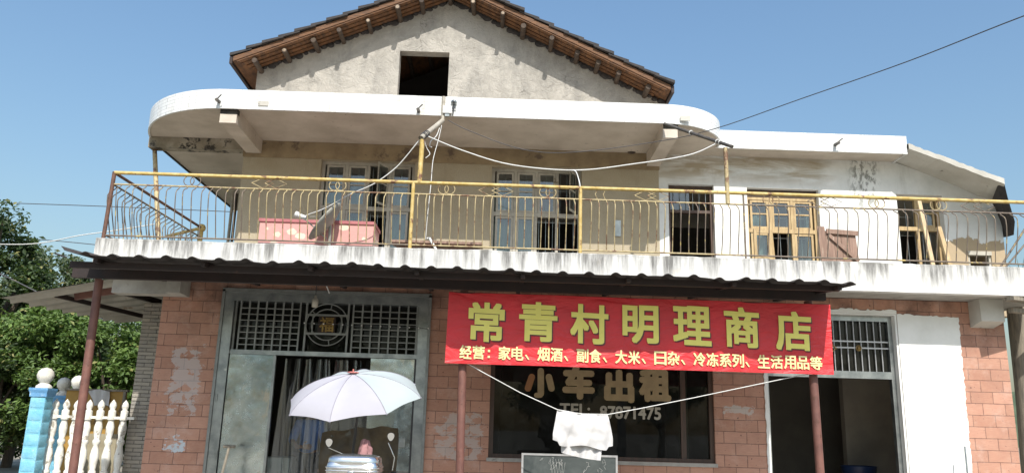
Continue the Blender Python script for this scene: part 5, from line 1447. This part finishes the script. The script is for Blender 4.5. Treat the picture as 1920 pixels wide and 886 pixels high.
MB().sell(hc+Vector((0, -.088, -.055)), (.025, .008, .007), 1, 12, 6).build('mouth', mottled('lips', (.36, .14, .12), (.32, .12, .1), 8, .6, 0, 0), PS)

# ================================================================== MOTORCYCLE (seen from behind)
bx = P(666, 870, -3.9).x; ZG = 0.0
MO = thing('motorcycle', 'parked motorcycle with silver top box and mirrors below the lavender umbrella', 'motorcycle', (bx, -3.3, 0))
zt_ = P(666, 850, -3.9).z
def box_part(name, c, rr, e, mt, **k): return MB().sell(c, rr, e, 36, 20, **k).build(name, mt, MO)
tbx = MB().sell((bx, -3.9, zt_-.215), (.225, .2, .17), .28, 44, 20).build('top_box', M['chrome'], MO)
MB().sell((bx, -3.9, zt_-.075), (.222, .197, .075), .5, 44, 18).build('box_lid', M['chrome'], tbx)
MB().sell((bx, -3.9, zt_-.108), (.236, .211, .012), .35, 48, 8).sell((bx, -3.9, zt_-.135), (.236, .211, .008), .35, 48, 8).build('lid_rim', M['chrome'], tbx)
MB().sell((bx, -4.105, zt_-.16), (.03, .012, .03), .5, 14, 8).build('latch', M['framesteel'], tbx)
for (yc_, nm) in ((-3.85, 'rear_wheel'), (-2.55, 'front_wheel')):
    mb = MB().torus((bx, yc_, .29), .245, .05, (1, 0, 0), 48, 12); wh = mb.build(nm, M['rubber'], MO)
    mb = MB().torus((bx, yc_, .29), .205, .018, (1, 0, 0), 40, 8).tube([(bx-.06, yc_, .29), (bx+.06, yc_, .29)], .045, 12)
    for k in range(12):
        q = 2*PI*k/12; mb.tube([(bx, yc_, .29), (bx, yc_+.205*math.cos(q), .29+.205*math.sin(q))], .004, 5)
    mb.build('rim', M['chrome'], wh)
fd_ = MB()
for k in range(14):
    q = R(20)+R(130)*k/13; q2 = R(20)+R(130)*(k+1)/13
    fd_.prism([(bx-.06, -3.85-.32*math.cos(q), .29+.32*math.sin(q)), (bx+.06, -3.85-.32*math.cos(q), .29+.32*math.sin(q)), (bx+.06, -3.85-.32*math.cos(q2), .29+.32*math.sin(q2)), (bx-.06, -3.85-.32*math.cos(q2), .29+.32*math.sin(q2))], (0, 0, .006))
    fd_.prism([(bx-.055, -2.55-.31*math.cos(q), .29+.31*math.sin(q)), (bx+.055, -2.55-.31*math.cos(q), .29+.31*math.sin(q)), (bx+.055, -2.55-.31*math.cos(q2), .29+.31*math.sin(q2)), (bx-.055, -2.55-.31*math.cos(q2), .29+.31*math.sin(q2))], (0, 0, .006))
fd_.build('mudguards', M['redpaint'], MO)
box_part('seat', (bx, -3.45, .79), (.14, .36, .065), .45, M['blackm'])
box_part('fuel_tank', (bx, -2.98, .83), (.14, .2, .11), .7, M['redpaint'])
box_part('tail_light', (bx, -4.02, .70), (.07, .03, .04), .5, mottled('red_lamp_lens', (.5, .02, .02), (.45, .02, .02), 5, .2, 0, 0))
for s_ in (-1, 1):
    box_part('turn_signal', (bx+s_*.17, -3.98, .68), (.03, .03, .025), .8, mottled('amber_lamp_lens', (.7, .25, .02), (.65, .22, .02), 5, .2, 0, 0))
    MB().tube([(bx+s_*.14, -3.98, .68), (bx, -3.95, .7)], .008, 6).build('signal_stalk', M['blackm'], MO)
    MB().tube([(bx+s_*.07, -3.85, .29), (bx+s_*.12, -3.75, .72)], .022, 10).build('shock_absorber', M['chrome'], MO)
    MB().tube([(bx+s_*.08, -2.55, .29), (bx+s_*.08, -2.82, 1.0)], .022, 10).build('fork_leg', M['chrome'], MO)
MB().tube([(bx+.14, -2.95, .3), (bx+.15, -3.3, .26), (bx+.16, -3.6, .3), (bx+.17, -4.05, .36)], [.02, .022, .04, .042], 12).build('exhaust', M['chrome'], MO)
box_part('engine', (bx, -3.12, .42), (.12, .19, .15), .5, M['framesteel'])
MB().tube([(bx, -2.8, .95), (bx, -2.95, .45), (bx, -3.3, .25), (bx, -3.6, .35), (bx, -3.75, .7)], .022, 8).tube([(bx, -2.8, .93), (bx, -3.3, .72), (bx, -4.05, .76)], .02, 8).tube([(bx-.1, -3.7, .76), (bx-.1, -4.1, zt_-.39)], .01, 6).tube([(bx+.1, -3.7, .76), (bx+.1, -4.1, zt_-.39)], .01, 6).box(bx-.16, bx+.16, -4.05, -3.72, zt_-.4, zt_-.385).build('frame', M['blackm'], MO)
hz = 1.06
MB().tube([(bx-.36, -3.02, hz), (bx-.25, -2.95, hz), (bx-.1, -2.86, hz-.03), (bx+.1, -2.86, hz-.03), (bx+.25, -2.95, hz), (bx+.36, -3.02, hz)], .012, 8).build('handlebar', M['blackm'], MO)
for s_ in (-1, 1):
    MB().tube([(bx+s_*.26, -2.96, hz), (bx+s_*.37, -3.03, hz)], .018, 10).build('grip', M['rubber'], MO)
    a = Vector((bx+s_*.21, -2.93, hz+.02)); m_ = Vector((bx+s_*.225, -2.93, hz+.14)); e_ = P(616 if s_ < 0 else 728, 838 if s_ < 0 else 829, -2.95)+Vector((0, 0, 0)); mc = P(617 if s_ < 0 else 733, 829 if s_ < 0 else 818, -2.97)
    MB().tube([a, m_, e_], .006, 6).build('mirror_stem', M['chrome'], MO)
    mr = MB(); pts = []
    for k in range(16):
        q = 2*PI*k/16; x_ = math.cos(q)*.036*(1+.30*math.sin(q)); z_ = math.sin(q)*.044; pts.append(mc+Vector((x_, 0, z_)))
    mr.prism(pts, (0, .018, 0)); mm = mr.build('mirror', M['blackm'], MO)
    MB().prism([mc+(q_-mc)*.9+Vector((0, -.003, 0)) for q_ in pts], (0, .002, 0)).build('mirror_glass', M['mirror'], mm)
    MB().tube([(bx+s_*.23, -3.0, hz-.02), (bx+s_*.37, -3.1, hz-.015)], .006, 6).sell((bx+s_*.375, -3.1, hz-.015), (.012, .012, .012), 1, 8, 6).build('brake_lever', M['chrome'], MO)
box_part('headlamp', (bx, -2.68, .93), (.09, .08, .09), .9, M['chrome'])
# rain cover hung over the windscreen
cv = MB(); vs = []; fs = []; n, m_ = 24, 14
for j in range(m_+1):
    for i in range(n+1):
        u, v = i/n, j/m_
        x_ = P(604+(745-604)*u, 860, -2.7).x; zt2 = P(675, 812-14*u-4*math.sin(u*PI), -2.7).z; zb2 = .72
        vs.append((x_+.03*math.sin(v*5)*(u-.5), -2.70+.10*(2*u-1)**2*-1+.022*math.sin(u*22+v*3)+.02*math.sin(v*11+u*6)+.05*noise.noise(Vector((u*6, v*5, 2))), zt2+(zb2-zt2)*v+.01*math.sin(u*18)*(1 if j == 0 else 0)))
for j in range(m_):
    for i in range(n): a = j*(n+1)+i; fs.append((a, a+n+1, a+n+2, a+1))
cv.add(vs, fs, True); cv.add([Vector(v)+Vector((0, .01, 0)) for v in vs], [f[::-1] for f in fs], True)
cv.build('leg_cover', M['leather'], MO)
cv = MB(); vs = []; fs = []
for j in range(7):
    for i in range(13):
        u, v = i/12, j/6; x_ = P(624+(740-624)*u, 800, -2.66).x
        zt2 = P(680, 772, -2.66).z; zb2 = P(680, 815-10*u, -2.66).z-.03
        vs.append((x_, -2.66-.07*(2*u-1)**2, zt2+(zb2-zt2)*v))
for j in range(6):
    for i in range(12): a = j*13+i; fs.append((a, a+13, a+14, a+1))
cv.add(vs, fs, True); cv.build('windscreen', M['windscreen'], MO)
# pink cloth on the saddle behind the box
p = P(683, 834, -3.55); mb = MB()
n, m_ = 28, 18; vs = []; fs = []
for j in range(m_+1):
    for i in range(n):
        q = 2*PI*i/n; v = j/m_; rr_ = .012+.052*math.sin(min(1, v*1.5)*PI/2)*(1-.1*v)
        c_ = Vector((math.cos(q)*rr_*1.0, math.sin(q)*rr_*1.1, .05-.28*v**1.3)); ns = noise.noise(c_*22+Vector((3, 1, 7)))
        vs.append(p+Vector((.012, 0, .0))+c_*(1+.22*ns)+Vector((.012*math.sin(q*5+v*4), .012*math.cos(q*4), .018*noise.noise(c_*30))))
for j in range(m_):
    for i in range(n): a = j*n+i; b_ = j*n+(i+1) % n; fs.append((a, b_, b_+n, a+n))
mb.add(vs, fs, True); mb.add(vs[:n], [tuple(range(n-1, -1, -1))], True)
tag(mb.build('pink_cloth', M['pinkcloth'], loc=(p.x, -3.5, .84)), 'crumpled dusty pink cloth bundled on the motorcycle saddle behind the box', 'cloth')

# umbrella clamped to the handlebar
ap = P(662, 700, -3.35)
UM = thing('sun_umbrella', 'lavender and mint umbrella opened above the motorcycle', 'umbrella', (ap.x, -3.35, .85))
tilt = Matrix.Rotation(.335, 3, 'X') @ Matrix.Rotation(-.0965, 3, 'Y')
NR = 8; Rr = .655; hgt = .25; a_off = 3.76
def upt(q, t_, rib):           # t_ 0 apex .. 1 rim; panels sag between ribs
    k = 1-.085*rib*t_*t_
    d = Vector((math.cos(q)*Rr*math.sin(t_*1.15)/math.sin(1.15)*k, math.sin(q)*Rr*math.sin(t_*1.15)/math.sin(1.15)*k, -hgt*(1-math.cos(t_*1.15))/(1-math.cos(1.15))-.022*rib*math.sin(t_*PI)+.012*rib*t_))
    return ap+tilt @ d
for pn in range(NR):
    q0_ = 2*PI*pn/NR+a_off; q1_ = q0_+2*PI/NR; vs = []; fs = []; n, m_ = 8, 10
    for j in range(m_+1):
        for i in range(n+1):
            u = i/n; vs.append(upt(q0_+(q1_-q0_)*u, j/m_, math.sin(u*PI)))
    for j in range(m_):
        for i in range(n): a = j*(n+1)+i; fs.append((a, a+n+1, a+n+2, a+1))
    mid = math.degrees((q0_+q1_)/2) % 360
    MB().add(vs, fs, True).build('canopy_panel', M['mint'] if (mid < 160 or mid > 325) else M['umbrella'], UM)
    MB().tube([upt(q0_, t_/8, 0)+tilt @ Vector((0, 0, .001)) for t_ in range(9)], .0035, 5).sell(upt(q0_, 1.0, 0), (.009, .009, .009), 1, 8, 6).build('rib', M['ribgrey'], UM)
MB().tube([ap+tilt @ Vector((0, 0, -.01)), ap+tilt @ Vector((0, 0, -.45)), (ap.x+.005, -3.2, .85)], .013, 8).build('shaft', M['blackm'], UM)
mb = MB()
for k in range(6): q = 2*PI*k/6; mb.sell(ap+Vector((math.cos(q)*.03, math.sin(q)*.03, .012)), (.028, .02, .008), 1, 8, 6)
mb.tube([ap, ap+Vector((0, 0, .045))], .008, 6); mb.build('ferrule', mottled('rose_plastic', (.55, .2, .18), (.45, .15, .12), 9, .5, 0, 0), UM)

for o_ in COL.objects:
    if '_b' in o_: del o_['_b']
